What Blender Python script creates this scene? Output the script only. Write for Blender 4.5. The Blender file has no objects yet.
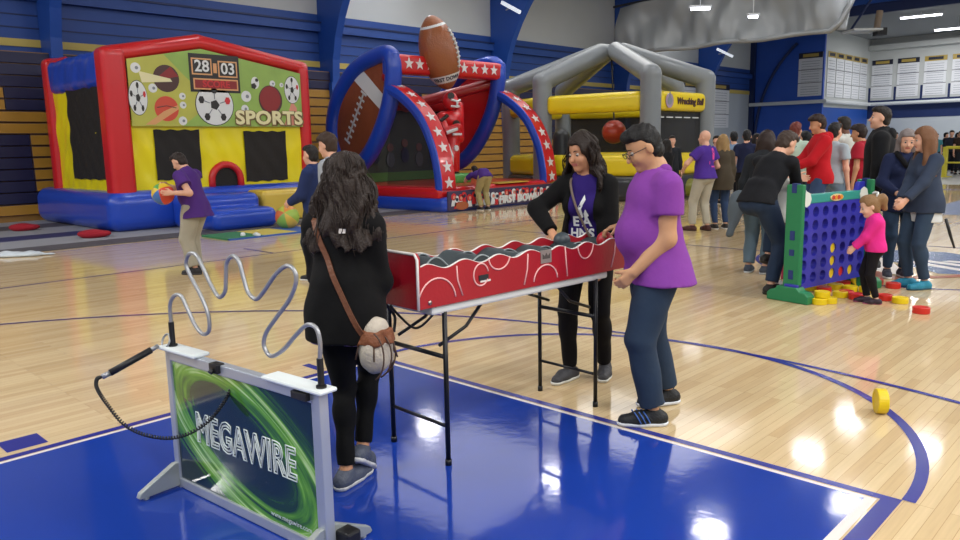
import bpy, bmesh, math, random
import numpy as np
from mathutils import Vector, Matrix, Euler
from mathutils.bvhtree import BVHTree
random.seed(7); RNG = np.random.default_rng(7)
sc = bpy.context.scene
COL = sc.collection
PI = math.pi
R_ = math.radians

# ------------------------------------------------------------------ camera frame (world = court frame: X across the court, Y along it)
FOC, PIT, ROL, CAMH = 763.985, .16141664, -.02031672, 1.553448
CAM = np.array([2.63563796, -3.48965106]); PSI = R_(43.89663)
RT = np.array([math.cos(PSI), math.sin(PSI)]); FW = np.array([-math.sin(PSI), math.cos(PSI)])

def pray(x, y):
    a, b = x - 480, y - 270
    c, s = math.cos(ROL), math.sin(ROL); a, b = c*a + s*b, -s*a + c*b
    d = np.array([a, FOC*math.cos(PIT) - b*math.sin(PIT), -(FOC*math.sin(PIT) + b*math.cos(PIT))])
    g = RT*d[0] + FW*d[1]
    return np.array([g[0], g[1], d[2]])/d[1]
def at(x, y, D):            # world point seen at pixel (x, y), D metres in front of the camera
    return np.array([CAM[0], CAM[1], CAMH]) + pray(x, y)*D
def ground(x, y, z=0.0):
    r = pray(x, y); return np.array([CAM[0], CAM[1], CAMH]) + r*((z - CAMH)/r[2])
def on_x(x, y, X):
    r = pray(x, y); return np.array([CAM[0], CAM[1], CAMH]) + r*((X - CAM[0])/r[0])
def on_y(x, y, Y):
    r = pray(x, y); return np.array([CAM[0], CAM[1], CAMH]) + r*((Y - CAM[1])/r[1])
def spot(r, f, z=0.0):      # metres right of / in front of the camera foot
    g = CAM + RT*r + FW*f; return np.array([g[0], g[1], z])

# ------------------------------------------------------------------ materials
def lin(c):
    if isinstance(c, str): c = [int(c[i:i+2], 16)/255 for i in (0, 2, 4)]
    return [x/12.92 if x <= .04045 else ((x + .055)/1.055)**2.4 for x in c[:3]]
MATS = {}
def mat(name, col, rough=.6, metal=0, bump=0, bscale=40, var=0, vscale=6, coat=0, spec=.5, sheen=0, alpha=1):
    if name in MATS: return MATS[name]
    m = bpy.data.materials.new(name); m.use_nodes = True
    nt = m.node_tree; N = nt.nodes; L = nt.links; b = N['Principled BSDF']
    c = lin(col); b.inputs['Base Color'].default_value = (*c, 1)
    b.inputs['Roughness'].default_value = rough; b.inputs['Metallic'].default_value = metal
    b.inputs['Coat Weight'].default_value = coat; b.inputs['Coat Roughness'].default_value = .08
    b.inputs['Specular IOR Level'].default_value = spec; b.inputs['Sheen Weight'].default_value = sheen
    b.inputs['Alpha'].default_value = alpha
    tc = N.new('ShaderNodeTexCoord')
    if var:
        n = N.new('ShaderNodeTexNoise'); n.inputs['Scale'].default_value = vscale; n.inputs['Detail'].default_value = 4
        L.new(tc.outputs['Object'], n.inputs['Vector'])
        r = N.new('ShaderNodeMapRange'); r.inputs['To Min'].default_value = 1 - var; r.inputs['To Max'].default_value = 1 + var
        L.new(n.outputs['Fac'], r.inputs['Value'])
        x = N.new('ShaderNodeVectorMath'); x.operation = 'SCALE'; x.inputs[0].default_value = c
        L.new(r.outputs[0], x.inputs['Scale']); L.new(x.outputs[0], b.inputs['Base Color'])
    if bump:
        n = N.new('ShaderNodeTexNoise'); n.inputs['Scale'].default_value = bscale; n.inputs['Detail'].default_value = 3
        L.new(tc.outputs['Object'], n.inputs['Vector'])
        bp = N.new('ShaderNodeBump'); bp.inputs['Strength'].default_value = bump; bp.inputs['Distance'].default_value = .02
        L.new(n.outputs['Fac'], bp.inputs['Height']); L.new(bp.outputs[0], b.inputs['Normal'])
    MATS[name] = m; return m
def glow(name, col, st):
    if name in MATS: return MATS[name]
    m = bpy.data.materials.new(name); m.use_nodes = True
    b = m.node_tree.nodes['Principled BSDF']
    b.inputs['Base Color'].default_value = (*lin(col), 1); b.inputs['Emission Color'].default_value = (*lin(col), 1)
    b.inputs['Emission Strength'].default_value = st
    MATS[name] = m; return m
def cloth(hexcol, rough=.85, name=None):
    return mat(name or 'cloth_' + hexcol, hexcol, rough, bump=.35, bscale=9, var=.10, vscale=5, sheen=.02, spec=.18)
def vinyl(hexcol):
    return mat('vinyl_' + hexcol, hexcol, .28, bump=.18, bscale=2.2, coat=.25, var=.05, vscale=1.5)

# ------------------------------------------------------------------ objects
def tag(o, label=None, cat=None, group=None, kind=None):
    if label: o['label'] = label
    if cat: o['category'] = cat
    if group: o['group'] = group
    if kind: o['kind'] = kind
    return o
def thing(name, label, cat, loc=(0, 0, 0), rz=0, group=None):
    o = bpy.data.objects.new(name, None); COL.objects.link(o)
    o.empty_display_size = .1; o.location = loc; o.rotation_euler = (0, 0, rz)
    return tag(o, label, cat, group)
def link(name, me, mats, parent=None, smooth=None):
    o = bpy.data.objects.new(name, me); COL.objects.link(o)
    if mats is not None:
        for m in (mats if isinstance(mats, (list, tuple)) else [mats]): me.materials.append(m)
    if smooth: me.shade_smooth()
    if parent is not None: o.parent = parent
    return o
def WM(o):
    return (WM(o.parent) if o.parent else Matrix()) @ o.matrix_basis

class MB:                    # simple mesh collector
    def __init__(s): s.v = []; s.f = []; s.m = []
    def add(s, vs, fs, mi=0):
        o = len(s.v); s.v += [tuple(v) for v in vs]; s.f += [tuple(i + o for i in f) for f in fs]; s.m += [mi]*len(fs)
        return s
    def box(s, c, h, mi=0, rz=0, M=None):
        vs = [(x*h[0], y*h[1], z*h[2]) for z in (-1, 1) for y in (-1, 1) for x in (-1, 1)]
        if M is not None: vs = [tuple(M @ Vector(v) + Vector(c)) for v in vs]
        else:
            cz, sz = math.cos(rz), math.sin(rz)
            vs = [(c[0] + x*cz - y*sz, c[1] + x*sz + y*cz, c[2] + z) for x, y, z in vs]
        return s.add(vs, [(0, 2, 3, 1), (4, 5, 7, 6), (0, 1, 5, 4), (2, 6, 7, 3), (0, 4, 6, 2), (1, 3, 7, 5)], mi)
    def bb(s, x0, x1, y0, y1, z0, z1, mi=0):
        return s.box(((x0+x1)/2, (y0+y1)/2, (z0+z1)/2), (abs(x1-x0)/2, abs(y1-y0)/2, abs(z1-z0)/2), mi)
    def tube(s, pts, r, n=10, mi=0, closed=False, caps=True, flat=None):
        pts = [np.array(p, float) for p in pts]; N = len(pts)
        rs = r if hasattr(r, '__len__') else [r]*N
        T = []
        for i in range(N):
            a = pts[(i-1) % N] if (closed or i > 0) else pts[i]; b = pts[(i+1) % N] if (closed or i < N-1) else pts[i]
            t = b - a; T.append(t/(np.linalg.norm(t) + 1e-12))
        up = np.array([0, 0, 1.]) if abs(T[0][2]) < .9 else np.array([1., 0, 0])
        n0 = np.cross(T[0], up); n0 /= np.linalg.norm(n0); vs = []
        for i in range(N):
            n0 = n0 - T[i]*np.dot(n0, T[i]); n0 /= np.linalg.norm(n0) + 1e-12; b0 = np.cross(T[i], n0)
            for k in range(n):
                a = 2*PI*k/n
                vs.append(pts[i] + n0*math.cos(a)*rs[i] + b0*math.sin(a)*rs[i]*(flat or 1))
        fs = []
        for i in range(N if closed else N-1):
            j = (i+1) % N
            for k in range(n): fs.append((i*n+k, i*n+(k+1) % n, j*n+(k+1) % n, j*n+k))
        if caps and not closed: fs.append(tuple(range(n))[::-1]); fs.append(tuple((N-1)*n+k for k in range(n)))
        return s.add(vs, fs, mi)
    def prism(s, poly, M, d, mi=0):       # polygon in local xy, extruded along local z by d, placed by matrix M
        n = len(poly)
        vs = [M @ Vector((x, y, 0)) for x, y in poly] + [M @ Vector((x, y, d)) for x, y in poly]
        return s.add([tuple(v) for v in vs], [tuple(range(n))[::-1], tuple(range(n, 2*n))] + [(i, (i+1) % n, (i+1) % n + n, i+n) for i in range(n)], mi)
    def lathe(s, prof, c, n=24, mi=0, M=None):
        vs = []; m = len(prof)
        for k in range(n):
            a = 2*PI*k/n
            for r, z in prof:
                p = Vector((r*math.cos(a), r*math.sin(a), z)); p = (M @ p) if M else p; vs.append((p[0]+c[0], p[1]+c[1], p[2]+c[2]))
        fs = []
        for k in range(n):
            l = (k+1) % n
            for i in range(m-1): fs.append((k*m+i, l*m+i, l*m+i+1, k*m+i+1))
        return s.add(vs, fs, mi)
    def mesh(s, name='m', bevel=0, seg=2, smooth=False):
        me = bpy.data.meshes.new(name); me.from_pydata(s.v, [], s.f)
        me.polygons.foreach_set('material_index', s.m); me.update()
        if bevel:
            bm = bmesh.new(); bm.from_mesh(me)
            bmesh.ops.remove_doubles(bm, verts=bm.verts, dist=1e-5)
            ed = [e for e in bm.edges if len(e.link_faces) == 2 and e.calc_face_angle(0) > .6]
            bmesh.ops.bevel(bm, geom=ed, offset=bevel, segments=seg, affect='EDGES', profile=.5, clamp_overlap=True)
            bm.to_mesh(me); bm.free()
        if smooth: me.shade_smooth()
        return me
    def build(s, name, mats, parent=None, bevel=0, seg=2, smooth=False):
        return link(name, s.mesh(name, bevel, seg, smooth), mats, parent)

def spline(P, n=8, closed=False):         # Catmull-Rom
    P = [np.array(p, float) for p in P]; N = len(P); out = []
    for i in range(N if closed else N-1):
        if closed: a, b, c, d = P[(i-1) % N], P[i], P[(i+1) % N], P[(i+2) % N]
        else: a, b, c, d = P[max(i-1, 0)], P[i], P[i+1], P[min(i+2, N-1)]
        for k in range(n):
            t = k/n
            out.append(.5*((2*b) + (-a+c)*t + (2*a-5*b+4*c-d)*t*t + (-a+3*b-3*c+d)*t**3))
    if not closed: out.append(P[-1])
    return out
def star(r, n=5, q=.42, rot=PI/2):
    return [(math.cos(rot+PI*i/n)*(r if i % 2 == 0 else r*q), math.sin(rot+PI*i/n)*(r if i % 2 == 0 else r*q)) for i in range(2*n)]
def disc(r, n=24, sx=1): return [(r*sx*math.cos(2*PI*i/n), r*math.sin(2*PI*i/n)) for i in range(n)]
def frame(o, x, y):                       # matrix from origin, local x and local y
    x = Vector(x).normalized(); y = Vector(y); y = (y - x*y.dot(x)).normalized(); z = x.cross(y)
    return Matrix(((x[0], y[0], z[0], o[0]), (x[1], y[1], z[1], o[1]), (x[2], y[2], z[2], o[2]), (0, 0, 0, 1)))
def text_mesh(txt, size, depth=.0, outline=None, shear=0, bold=0, spacing=1, align='CENTER'):
    cu = bpy.data.curves.new('t', 'FONT'); cu.body = txt; cu.size = size; cu.align_x = align; cu.align_y = 'CENTER'
    cu.extrude = depth; cu.shear = shear; cu.space_character = spacing; cu.resolution_u = 3
    if bold: cu.offset = bold
    if outline: cu.fill_mode = 'NONE'; cu.bevel_depth = outline; cu.bevel_resolution = 1; cu.extrude = 0
    o = bpy.data.objects.new('t', cu); COL.objects.link(o)
    dg = bpy.context.evaluated_depsgraph_get(); dg.update()
    me = bpy.data.meshes.new_from_object(o.evaluated_get(dg)); bpy.data.objects.remove(o); bpy.data.curves.remove(cu)
    me.materials.clear(); return me
def text(name, txt, size, M, m, parent=None, **kw):
    me = text_mesh(txt, size, **kw); me.transform(M); return link(name, me, m, parent)
def project(me, target, direction, off):  # lay a flat mesh onto a surface
    bm = bmesh.new(); bm.from_mesh(target.data); bvh = BVHTree.FromBMesh(bm); bm.free(); d = Vector(direction).normalized()
    for v in me.vertices:
        h = bvh.ray_cast(v.co - d*1.0, d)
        if h[0] is not None: v.co = h[0] - d*off
    return me

# ------------------------------------------------------------------ rounded solids from distance fields, meshed by surface nets
def A3(v): return np.array(v, np.float32)
class Solid:
    def __init__(s): s.p = []
    def cone(s, a, b, ra, rb, k=.02, flat=0, sub=False): s.p.append(('c', A3(a), A3(b), ra, rb, k, flat, sub)); return s
    def ell(s, c, r, M=None, k=.02, sub=False): s.p.append(('e', A3(c), A3(r), None if M is None else np.array(M, np.float32), k, 0, sub)); return s
    def box(s, c, h, r, M=None, k=.01, sub=False): s.p.append(('b', A3(c), A3(h), r, None if M is None else np.array(M, np.float32), k, sub)); return s
    def cut(s, p, n): s.p.append(('x', A3(p), A3(n)/np.linalg.norm(n))); return s     # removes the side the normal points to
    def noise(s, amp, f, seed=0): s.p.append(('n', amp, f, seed)); return s
    def bounds(s, q):
        if q[0] == 'c': r = max(q[3], q[4]); return np.minimum(q[1], q[2]) - r, np.maximum(q[1], q[2]) + r
        if q[0] == 'e': r = q[2] if q[3] is None else np.full(3, q[2].max()); return q[1] - r, q[1] + r
        if q[0] == 'b': r = q[2] if q[4] is None else np.full(3, np.linalg.norm(q[2])); return q[1] - r, q[1] + r
    def mesh(s, h, name='solid'):
        B = [s.bounds(q) for q in s.p if q[0] in 'ceb' and not q[-1]]
        lo = np.min([b[0] for b in B], 0) - 3*h; hi = np.max([b[1] for b in B], 0) + 3*h
        n = np.ceil((hi - lo)/h).astype(int) + 1
        ax = [lo[i] + h*np.arange(n[i], dtype=np.float32) for i in range(3)]
        F = np.full(n, 1.0, np.float32)
        for q in s.p:
            if q[0] == 'x':
                X, Y, Z = ax[0][:, None, None], ax[1][None, :, None], ax[2][None, None, :]
                F = np.maximum(F, (X - q[1][0])*q[2][0] + (Y - q[1][1])*q[2][1] + (Z - q[1][2])*q[2][2]); continue
            if q[0] == 'n':
                X, Y, Z = ax[0][:, None, None]*q[2], ax[1][None, :, None]*q[2], ax[2][None, None, :]*q[2]; sd = q[3]
                F = F + q[1]*(np.sin(X + 1.3*np.sin(Y*.8 + sd) + sd)*np.cos(Z*.6 + sd) + .6*np.sin(Y*1.7 + Z*.9 + 2*sd) + .4*np.sin(X*2.3 - Z*1.1 + sd)).astype(np.float32); continue
            k = q[5] if q[0] != 'e' else q[4]; sub = q[-1]
            b0, b1 = s.bounds(q); mg = k + 3*h
            i0 = np.clip(np.floor((b0 - mg - lo)/h).astype(int), 0, n); i1 = np.clip(np.ceil((b1 + mg - lo)/h).astype(int) + 1, 0, n)
            if (i1 <= i0).any(): continue
            sl = tuple(slice(i0[i], i1[i]) for i in range(3))
            X = ax[0][sl[0]][:, None, None]; Y = ax[1][sl[1]][None, :, None]; Z = ax[2][sl[2]][None, None, :]
            if q[0] == 'c':
                a, b, ra, rb = q[1:5]; ba = b - a; L2 = float(ba @ ba) + 1e-12
                x, y, z = X - a[0], Y - a[1], Z - a[2]
                t0 = (x*ba[0] + y*ba[1] + z*ba[2])/L2; t = np.clip(t0, 0, 1)
                d = np.sqrt((x - t*ba[0])**2 + (y - t*ba[1])**2 + (z - t*ba[2])**2) - (ra + t*(rb - ra))
                if q[6]:
                    if q[6] & 1: d = np.maximum(d, (t0 - 1)*math.sqrt(L2))
                    if q[6] & 2: d = np.maximum(d, -t0*math.sqrt(L2))
            else:
                x, y, z = X - q[1][0], Y - q[1][1], Z - q[1][2]
                M = q[3] if q[0] == 'e' else q[4]
                if M is not None: x, y, z = (M[0][0]*x + M[1][0]*y + M[2][0]*z, M[0][1]*x + M[1][1]*y + M[2][1]*z, M[0][2]*x + M[1][2]*y + M[2][2]*z)
                r = q[2]
                if q[0] == 'e':
                    k0 = np.sqrt((x/r[0])**2 + (y/r[1])**2 + (z/r[2])**2); k1 = np.sqrt((x/r[0]**2)**2 + (y/r[1]**2)**2 + (z/r[2]**2)**2) + 1e-9
                    d = k0*(k0 - 1)/k1
                else:
                    x, y, z = abs(x) - r[0] + q[3], abs(y) - r[1] + q[3], abs(z) - r[2] + q[3]
                    d = np.sqrt(np.maximum(x, 0)**2 + np.maximum(y, 0)**2 + np.maximum(z, 0)**2) + np.minimum(np.maximum(x, np.maximum(y, z)), 0) - q[3]
            G = F[sl]
            if sub:
                hh = np.maximum(k - np.abs(G + d), 0)/max(k, 1e-6); F[sl] = np.maximum(G, -d) + hh*hh*k*.25
            else:
                hh = np.maximum(k - np.abs(G - d), 0)/max(k, 1e-6); F[sl] = np.minimum(G, d) - hh*hh*k*.25
        I = F < 0
        I[0] = I[-1] = False; I[:, 0] = I[:, -1] = False; I[:, :, 0] = I[:, :, -1] = False
        F = np.where(I, F, np.maximum(F, 1e-5))
        Ci = I.astype(np.int8); c = Ci[:-1] + Ci[1:]; c = c[:, :-1] + c[:, 1:]; c = c[:, :, :-1] + c[:, :, 1:]
        idx = np.argwhere((c > 0) & (c < 8))
        off = np.array([(i, j, k) for i in (0, 1) for j in (0, 1) for k in (0, 1)])
        V = np.stack([F[idx[:, 0]+o[0], idx[:, 1]+o[1], idx[:, 2]+o[2]] for o in off], 1)
        P = np.zeros((len(idx), 3)); cnt = np.zeros(len(idx))
        for a in range(8):
            for b in range(a+1, 8):
                if np.abs(off[a] - off[b]).sum() != 1: continue
                va, vb = V[:, a], V[:, b]; mk = (va < 0) != (vb < 0); t = np.where(mk, va/np.where(mk, va - vb, 1), 0)
                P += mk[:, None]*(off[a][None] + t[:, None]*(off[b] - off[a])[None]); cnt += mk
        P = (idx + P/cnt[:, None])*h + lo
        G = np.full(c.shape, -1, np.int32); G[idx[:, 0], idx[:, 1], idx[:, 2]] = np.arange(len(idx))
        Q = []
        for axi in range(3):
            u, v = (axi+1) % 3, (axi+2) % 3
            A = [slice(None)]*3; Bq = [slice(None)]*3; A[axi] = slice(0, -1); Bq[axi] = slice(1, None)
            df = I[tuple(A)] != I[tuple(Bq)]; e = np.argwhere(df)
            e = e[(e[:, u] > 0) & (e[:, v] > 0) & (e[:, u] < n[u]-1) & (e[:, v] < n[v]-1)]
            def g(du, dv):
                w = e.copy(); w[:, u] -= du; w[:, v] -= dv; return G[w[:, 0], w[:, 1], w[:, 2]]
            qd = np.stack([g(1, 1), g(0, 1), g(0, 0), g(1, 0)], 1)
            ins = I[e[:, 0], e[:, 1], e[:, 2]]
            Q.append(np.where(ins[:, None], qd, qd[:, ::-1]))
        Q = np.concatenate(Q); Q = Q[(Q >= 0).all(1)]
        me = bpy.data.meshes.new(name)
        me.vertices.add(len(P)); me.vertices.foreach_set('co', P.astype(np.float32).ravel())
        me.loops.add(len(Q)*4); me.loops.foreach_set('vertex_index', Q.astype(np.int32).ravel())
        me.polygons.add(len(Q)); me.polygons.foreach_set('loop_start', np.arange(0, len(Q)*4, 4, dtype=np.int32))
        me.update(calc_edges=True); me.validate(); me.shade_smooth()
        return me
    def build(s, name, h, mats, parent=None): return link(name, s.mesh(h, name), mats, parent)
# ------------------------------------------------------------------ people
def nrm(v): v = np.array(v, float); return v/(np.linalg.norm(v) + 1e-9)
def ik(a, t, l1, l2, pole):
    a, t = np.array(a, float), np.array(t, float); d = t - a; L = np.linalg.norm(d); L2 = min(max(L, abs(l1-l2)+.02), (l1+l2)*.995)
    u = d/(L + 1e-9); t = a + u*L2
    x = (l1*l1 - l2*l2 + L2*L2)/(2*L2); y = math.sqrt(max(l1*l1 - x*x, 0))
    p = np.array(pole, float); p = p - u*(p @ u); p = nrm(p)
    return a + u*x + p*y, t
def rot(ax, deg): return np.array(Matrix.Rotation(R_(deg), 3, ax))

SKIN = {'light': 'd9a68c', 'tan': 'c08a68', 'pale': 'e0b39c', 'brown': '6b4430', 'olive': 'c4946f'}
def person(label, base, face, H, group=None, h=.012, lean=0, side=0, twist=0, pel=(0, 0, 0), fR=(.1, 0, 8, 0), fL=(-.1, 0, -8, 0),
           hR=None, hL=None, pR=(.5, -.7, -.3), pL=(-.5, -.7, -.3), head=(0, 0, 0), hs=1, fem=False, fat=0, skin='light',
           hair='short', haircol='1c1512', top=('shirt', '5a2a88'), sleeve='short', hem=-.06, tuck=.012, coat=None, coatopen=0, coathem=-.12,
           legs='2a3550', legw=.015, leglen=1, shoe='1a1a1c', sole='e8e8e8', eyes=False, curl=(.5, .5), nR=None, nL=None, shoeh=None, kneeR=(.1, 1, 0), kneeL=(-.1, 1, 0), strands=0, hairw=.05, hairspan=2.25, breadth=1, legbare=None):
    s = H/1.75; th = PSI - R_(face); base = np.array(base, float)
    root = thing('person', label, 'person', base, th, group)
    Minv = np.array(Matrix.Rotation(-th, 3, 'Z'))
    def loc(t):
        if t is None: return None
        if t[0] == 'px': return Minv @ (at(*t[1:]) - base)
        return np.array(t, float)*s
    sk = mat('skin_' + skin, SKIN[skin], .5, var=.06, vscale=20, spec=.4)
    w = 1.0 if not fem else .9; w *= breadth
    Pc = np.array([pel[0], pel[1], .95 + pel[2]])*s
    RL = rot('X', -lean) @ rot('Y', side); RH = rot('X', -lean*.35)
    RC = RL @ rot('Z', -twist)
    def C(p): return Pc + RC @ (np.array(p)*s)      # chest frame
    def Bp(p): return Pc + RH @ (np.array(p)*s)     # pelvis frame
    # joints
    Sh = {+1: C((.172*w, -.012, .425)), -1: C((-.172*w, -.012, .425))}
    defh = {+1: (.24*w, .04, .80), -1: (-.24*w, .04, .80)}
    El, Wr, Kn, An, Ft = {}, {}, {}, {}, {}
    for sg, t, pole in ((1, hR, pR), (-1, hL, pL)):
        tt = loc(t)
        if tt is None: tt = Pc + RC @ (np.array([sg*.235*w, .03, -.12])*s)
        El[sg], Wr[sg] = ik(Sh[sg], tt, .29*s, .255*s, pole)
    hip = {+1: Bp((.088, 0, -.03)), -1: Bp((-.088, 0, -.03))}
    for sg, f, kp in ((1, fR, kneeR), (-1, fL, kneeL)):
        if f[0] == 'px':
            g0 = Minv @ (ground(f[1], f[2]) - base); fx, fy = g0[0], g0[1]; yaw, lift = f[3], f[4]*s; fz = 0
        else: fx, fy, yaw, lift = f[0]*s, f[1]*s, f[2], f[3]*s; fz = (f[4]*s if len(f) > 4 else 0)
        ang = math.asin(max(-.95, min(.95, lift/(.17*s))))
        fd = np.array([math.sin(R_(yaw))*math.cos(ang), math.cos(R_(yaw))*math.cos(ang), -math.sin(ang)])
        lt = np.array([math.cos(R_(yaw)), -math.sin(R_(yaw)), 0]); up = np.cross(lt, fd)
        o = np.array([fx, fy, lift + fz]); an = o + up*.085*s
        Kn[sg], An[sg] = ik(hip[sg], an, .43*s, .43*s, kp); Ft[sg] = (An[sg] - up*.085*s, fd, lt, up)
    # head
    NB = C((0, -.02, .50)); yaw, pit, rl = head
    RHd = rot('Z', -yaw) @ rot('X', -pit) @ rot('Y', rl)
    if abs(lean) > 0: RHd = rot('X', -lean*.4) @ RHd
    k_ = s*hs
    HC = C((0, .0, .535)) + RHd @ (np.array([0, .02, .115])*k_)
    def Hd(p): return HC + RHd @ (np.array(p)*k_)
    root['_h'] = 0; del root['_h']
    ar = 1 + .25*fat
    # ---- body: one continuous skin surface
    def torso(S, t, fr=1.0):
        f = fat
        S.ell(Bp((0, -.01, 0)), np.array((.16+.02*fem+.02*f+t, .11+.03*f+t, .12+t))*s if 0 else (np.array((.16+.012*fem+.02*f, .11+.03*f, .12))*s + t), RH, k=.04)
        for q in (-1, 1): S.ell(Bp((q*.07, -.06-.01*f, -.03)), np.array((.085, .08, .09))*s + t, RH, k=.04)
        S.ell(C((0, .0+.05*f, .14)), np.array((.135*w+.045*f-.015*fem, .10+.075*f, .16))*s + t, RC, k=.06)
        S.ell(C((0, -.005+.015*f, .32)), np.array((.155*w+.03*f, .108+.03*f, .18))*s + t, RC, k=.06)
        if fem:
            for q in (-1, 1): S.ell(C((q*.065, .075, .29)), np.array((.06, .055, .06))*s + t, RC, k=.04)
        S.cone(C((-.135*w, -.014, .435)), C((.135*w, -.014, .435)), .045*s + t*.8, .045*s + t*.8, k=.05)
        S.cone(C((0, -.02, .41)), C((0, -.012, .53)), .085*s + t*.6, .050*s + t*.5, k=.06)
    def arm(S, sg, t, upto=1.0, flat=0, k=.03, tk=1.0):
        a, e, wv = Sh[sg], El[sg], Wr[sg]
        if upto <= 1: b = a + (e-a)*upto; S.cone(a, b, .047*s*ar+t*.85, (.047-.008*upto)*s*ar+t*tk, k=k, flat=flat)
        else:
            S.cone(a, e, .047*s*ar+t*.85, .038*s*ar+t*.85, k=k); b = e + (wv-e)*(upto-1)
            S.cone(e, b, .038*s*ar+t*.85, (.038-.012*(upto-1))*s*ar+t*.8, k=k, flat=flat)
    def leg(S, sg, t, upto=2.0, flat=0):
        a, kk, an = hip[sg], Kn[sg], An[sg]; lw = 1 + .12*fat
        S.cone(a, kk, .085*s*lw+t, .055*s+t, k=.03)
        b = kk + (an-kk)*(upto-1); cm = kk + (an-kk)*.3
        S.cone(kk, b, .052*s+t, (.052-.02*(upto-1))*s+t*1.15, k=.02, flat=flat)
        if t < .02: S.ell(cm + np.array([0, -.012*s, 0]), np.array((.05, .052, .1))*s + t, k=.02)
    def foot(S, sg, t=0, k=.02):
        o, fd, lt, up = Ft[sg]
        g = lambda f, l, u: o + (fd*f + lt*l + up*u)*s
        S.cone(g(-.045, 0, .042), g(.08, 0, .042), .036*s+t, .042*s+t, k=k); S.cone(g(.08, .006*sg, .036), g(.165, -.004*sg, .03), .04*s+t, .03*s+t, k=k)
        S.cone(g(-.02, 0, .05), An[sg], .038*s+t, .036*s+t, k=k)
    S = Solid(); torso(S, 0); rf = lambda r: max(r*s, .62*h)
    for sg in (1, -1): arm(S, sg, 0, 2.0); leg(S, sg, 0); foot(S, sg, -.006)
    S.cone(NB, Hd((0, -.02, -.05)), .054*s, .05*s, k=.03)
    S.ell(Hd((0, -.012, .025)), np.array((.077, .096, .098))*k_, RHd, k=.02)
    S.ell(Hd((0, .022, -.045)), np.array((.060, .068, .074))*k_, RHd, k=.03)
    S.ell(Hd((0, .066, -.096)), np.array((.024, .022, .02))*k_, RHd, k=.02)
    for q in (-1, 1):
        S.ell(Hd((q*.031, .094, .004)), np.array((.017, .012, .012))*k_, RHd, k=.012, sub=True)
        S.ell(Hd((q*.079, -.01, -.008)), np.array((.011, .021, .032))*k_, RHd, k=.006)
        S.ell(Hd((q*.036, .06, -.035)), np.array((.024, .026, .024))*k_, RHd, k=.02)
    S.cone(Hd((0, .086, .006)), Hd((0, .106, -.03)), .008*k_, .0135*k_, k=.01)
    S.cone(Hd((-.016, .081, -.062)), Hd((.016, .081, -.062)), .009*k_, .009*k_, k=.008)
    HN = {}
    for sg, nn, cv in ((1, nR, curl[0]), (-1, nL, curl[1])):
        d = nrm(Wr[sg] - El[sg]); n = nrm(nn) if nn is not None else np.array([-sg, .1, 0.]); n = nrm(n - d*(n @ d)); tv = sg*np.cross(d, n)
        W0 = Wr[sg]; HN[sg] = (W0, d, n, tv)
        g = lambda a, b, c: W0 + (d*a + tv*b + n*c)*s
        for i, off in enumerate((.028, .0095, -.0095, -.028)):
            kn = g(.085 - abs(off)*.25, off, 0); S.cone(g(.01, off*.5, 0), kn, rf(.016), rf(.0115), k=.012)
            p = kn; a = .15 + cv*.35
            for j, L in enumerate(np.array((.5, .28, .22))*(.072, .08, .075, .058)[i]):
                dr = d*math.cos(a) + n*math.sin(a) + tv*off*1.2; q = p + nrm(dr)*L*s
                S.cone(p, q, rf(.0095-.0008*j), rf(.0088-.0008*j), k=.003); p = q; a += .2 + cv*1.0
        p = g(.02, .026, .006); q = g(.055, .052, .016); S.cone(p, q, rf(.014), rf(.011), k=.01); q2 = q + (d*(.028 - .01*cv) + n*(.008 + .018*cv) + tv*.006)*s; S.cone(q, q2, rf(.0105), rf(.009), k=.004)
    body = S.build('body', h, [sk, mat('lips_' + skin, {'brown': '5a2c26'}.get(skin, 'b0605a'), .5)], root)
    if h < .011:
        me = body.data; n = len(me.polygons); cc = np.zeros(n*3, np.float32); me.polygons.foreach_get('center', cc); cc = (cc.reshape(-1, 3) - HC) @ RHd/k_
        mk = (np.abs(cc[:, 0]) < .025) & (cc[:, 1] > .07) & (np.abs(cc[:, 2] + .062) < .0085)
        mi = mk.astype(np.int32); me.polygons.foreach_set('material_index', mi)
        for q in (-1, 1):
            e = MB(); e.lathe([(.0001, .0125), (.0060, .0110), (.0088, .0089), (.0125, 0), (.009, -.0087), (.0001, -.0125)], (0, 0, 0), 12)
            e.m = [1 if f < 2 else 0 for _ in range(12) for f in range(5)]
            me2 = e.mesh('eye', smooth=True); me2.transform(Matrix(RHd).to_4x4() @ Matrix.Rotation(R_(-90 if eyes != 'down' else -120), 4, 'X') @ Matrix.Scale(k_, 4)); me2.transform(Matrix.Translation(Hd((q*.031, .0752, .003))))
            link('eye', me2, [mat('eye_white', 'b0a8a0', .5, spec=.2), mat('iris', '1d120c', .4)], root)
            b = MB(); b.tube([Hd((q*.014, .093, .026)), Hd((q*.032, .092, .032)), Hd((q*.05, .078, .027))], [.003*k_, .0038*k_, .002*k_], 6)
            b.build('eyebrow', mat('hair_' + haircol, haircol, .5, bump=.4, bscale=120, spec=.3), root, smooth=True)
    # ---- clothing
    ch = max(h, .009)
    def collar(S, t=0): S.cone(C((0, -.015, .455)), C((0, .02, .70)), .062*s+t, .085*s, k=.008, sub=True)
    kind, tc = top; t1 = tuck
    if coat: sleeve = 'none'
    S = Solid(); torso(S, t1); up = {'none': 0, 'short': .55, 'long': 1.93, 'mid': 1.4}[sleeve]
    for sg in (1, -1):
        if up: arm(S, sg, t1 + (.012 if sleeve == 'short' else .004), up, flat=1, tk=1.3)
    for q in (-1, 1): S.cone(Bp((q*(.062+.02*fat), -.026, hem-.02)), Bp((q*.05, 0, .12)), .118*s*(1+.34*fat)+legw, .10*s*(1+.25*fat)+t1*.7, k=.03)
    collar(S); S.cut(Bp((0, 0, hem)), RH @ np.array([0, 0, -1.])); S.noise(.0022, 26, seed=H)
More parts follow.
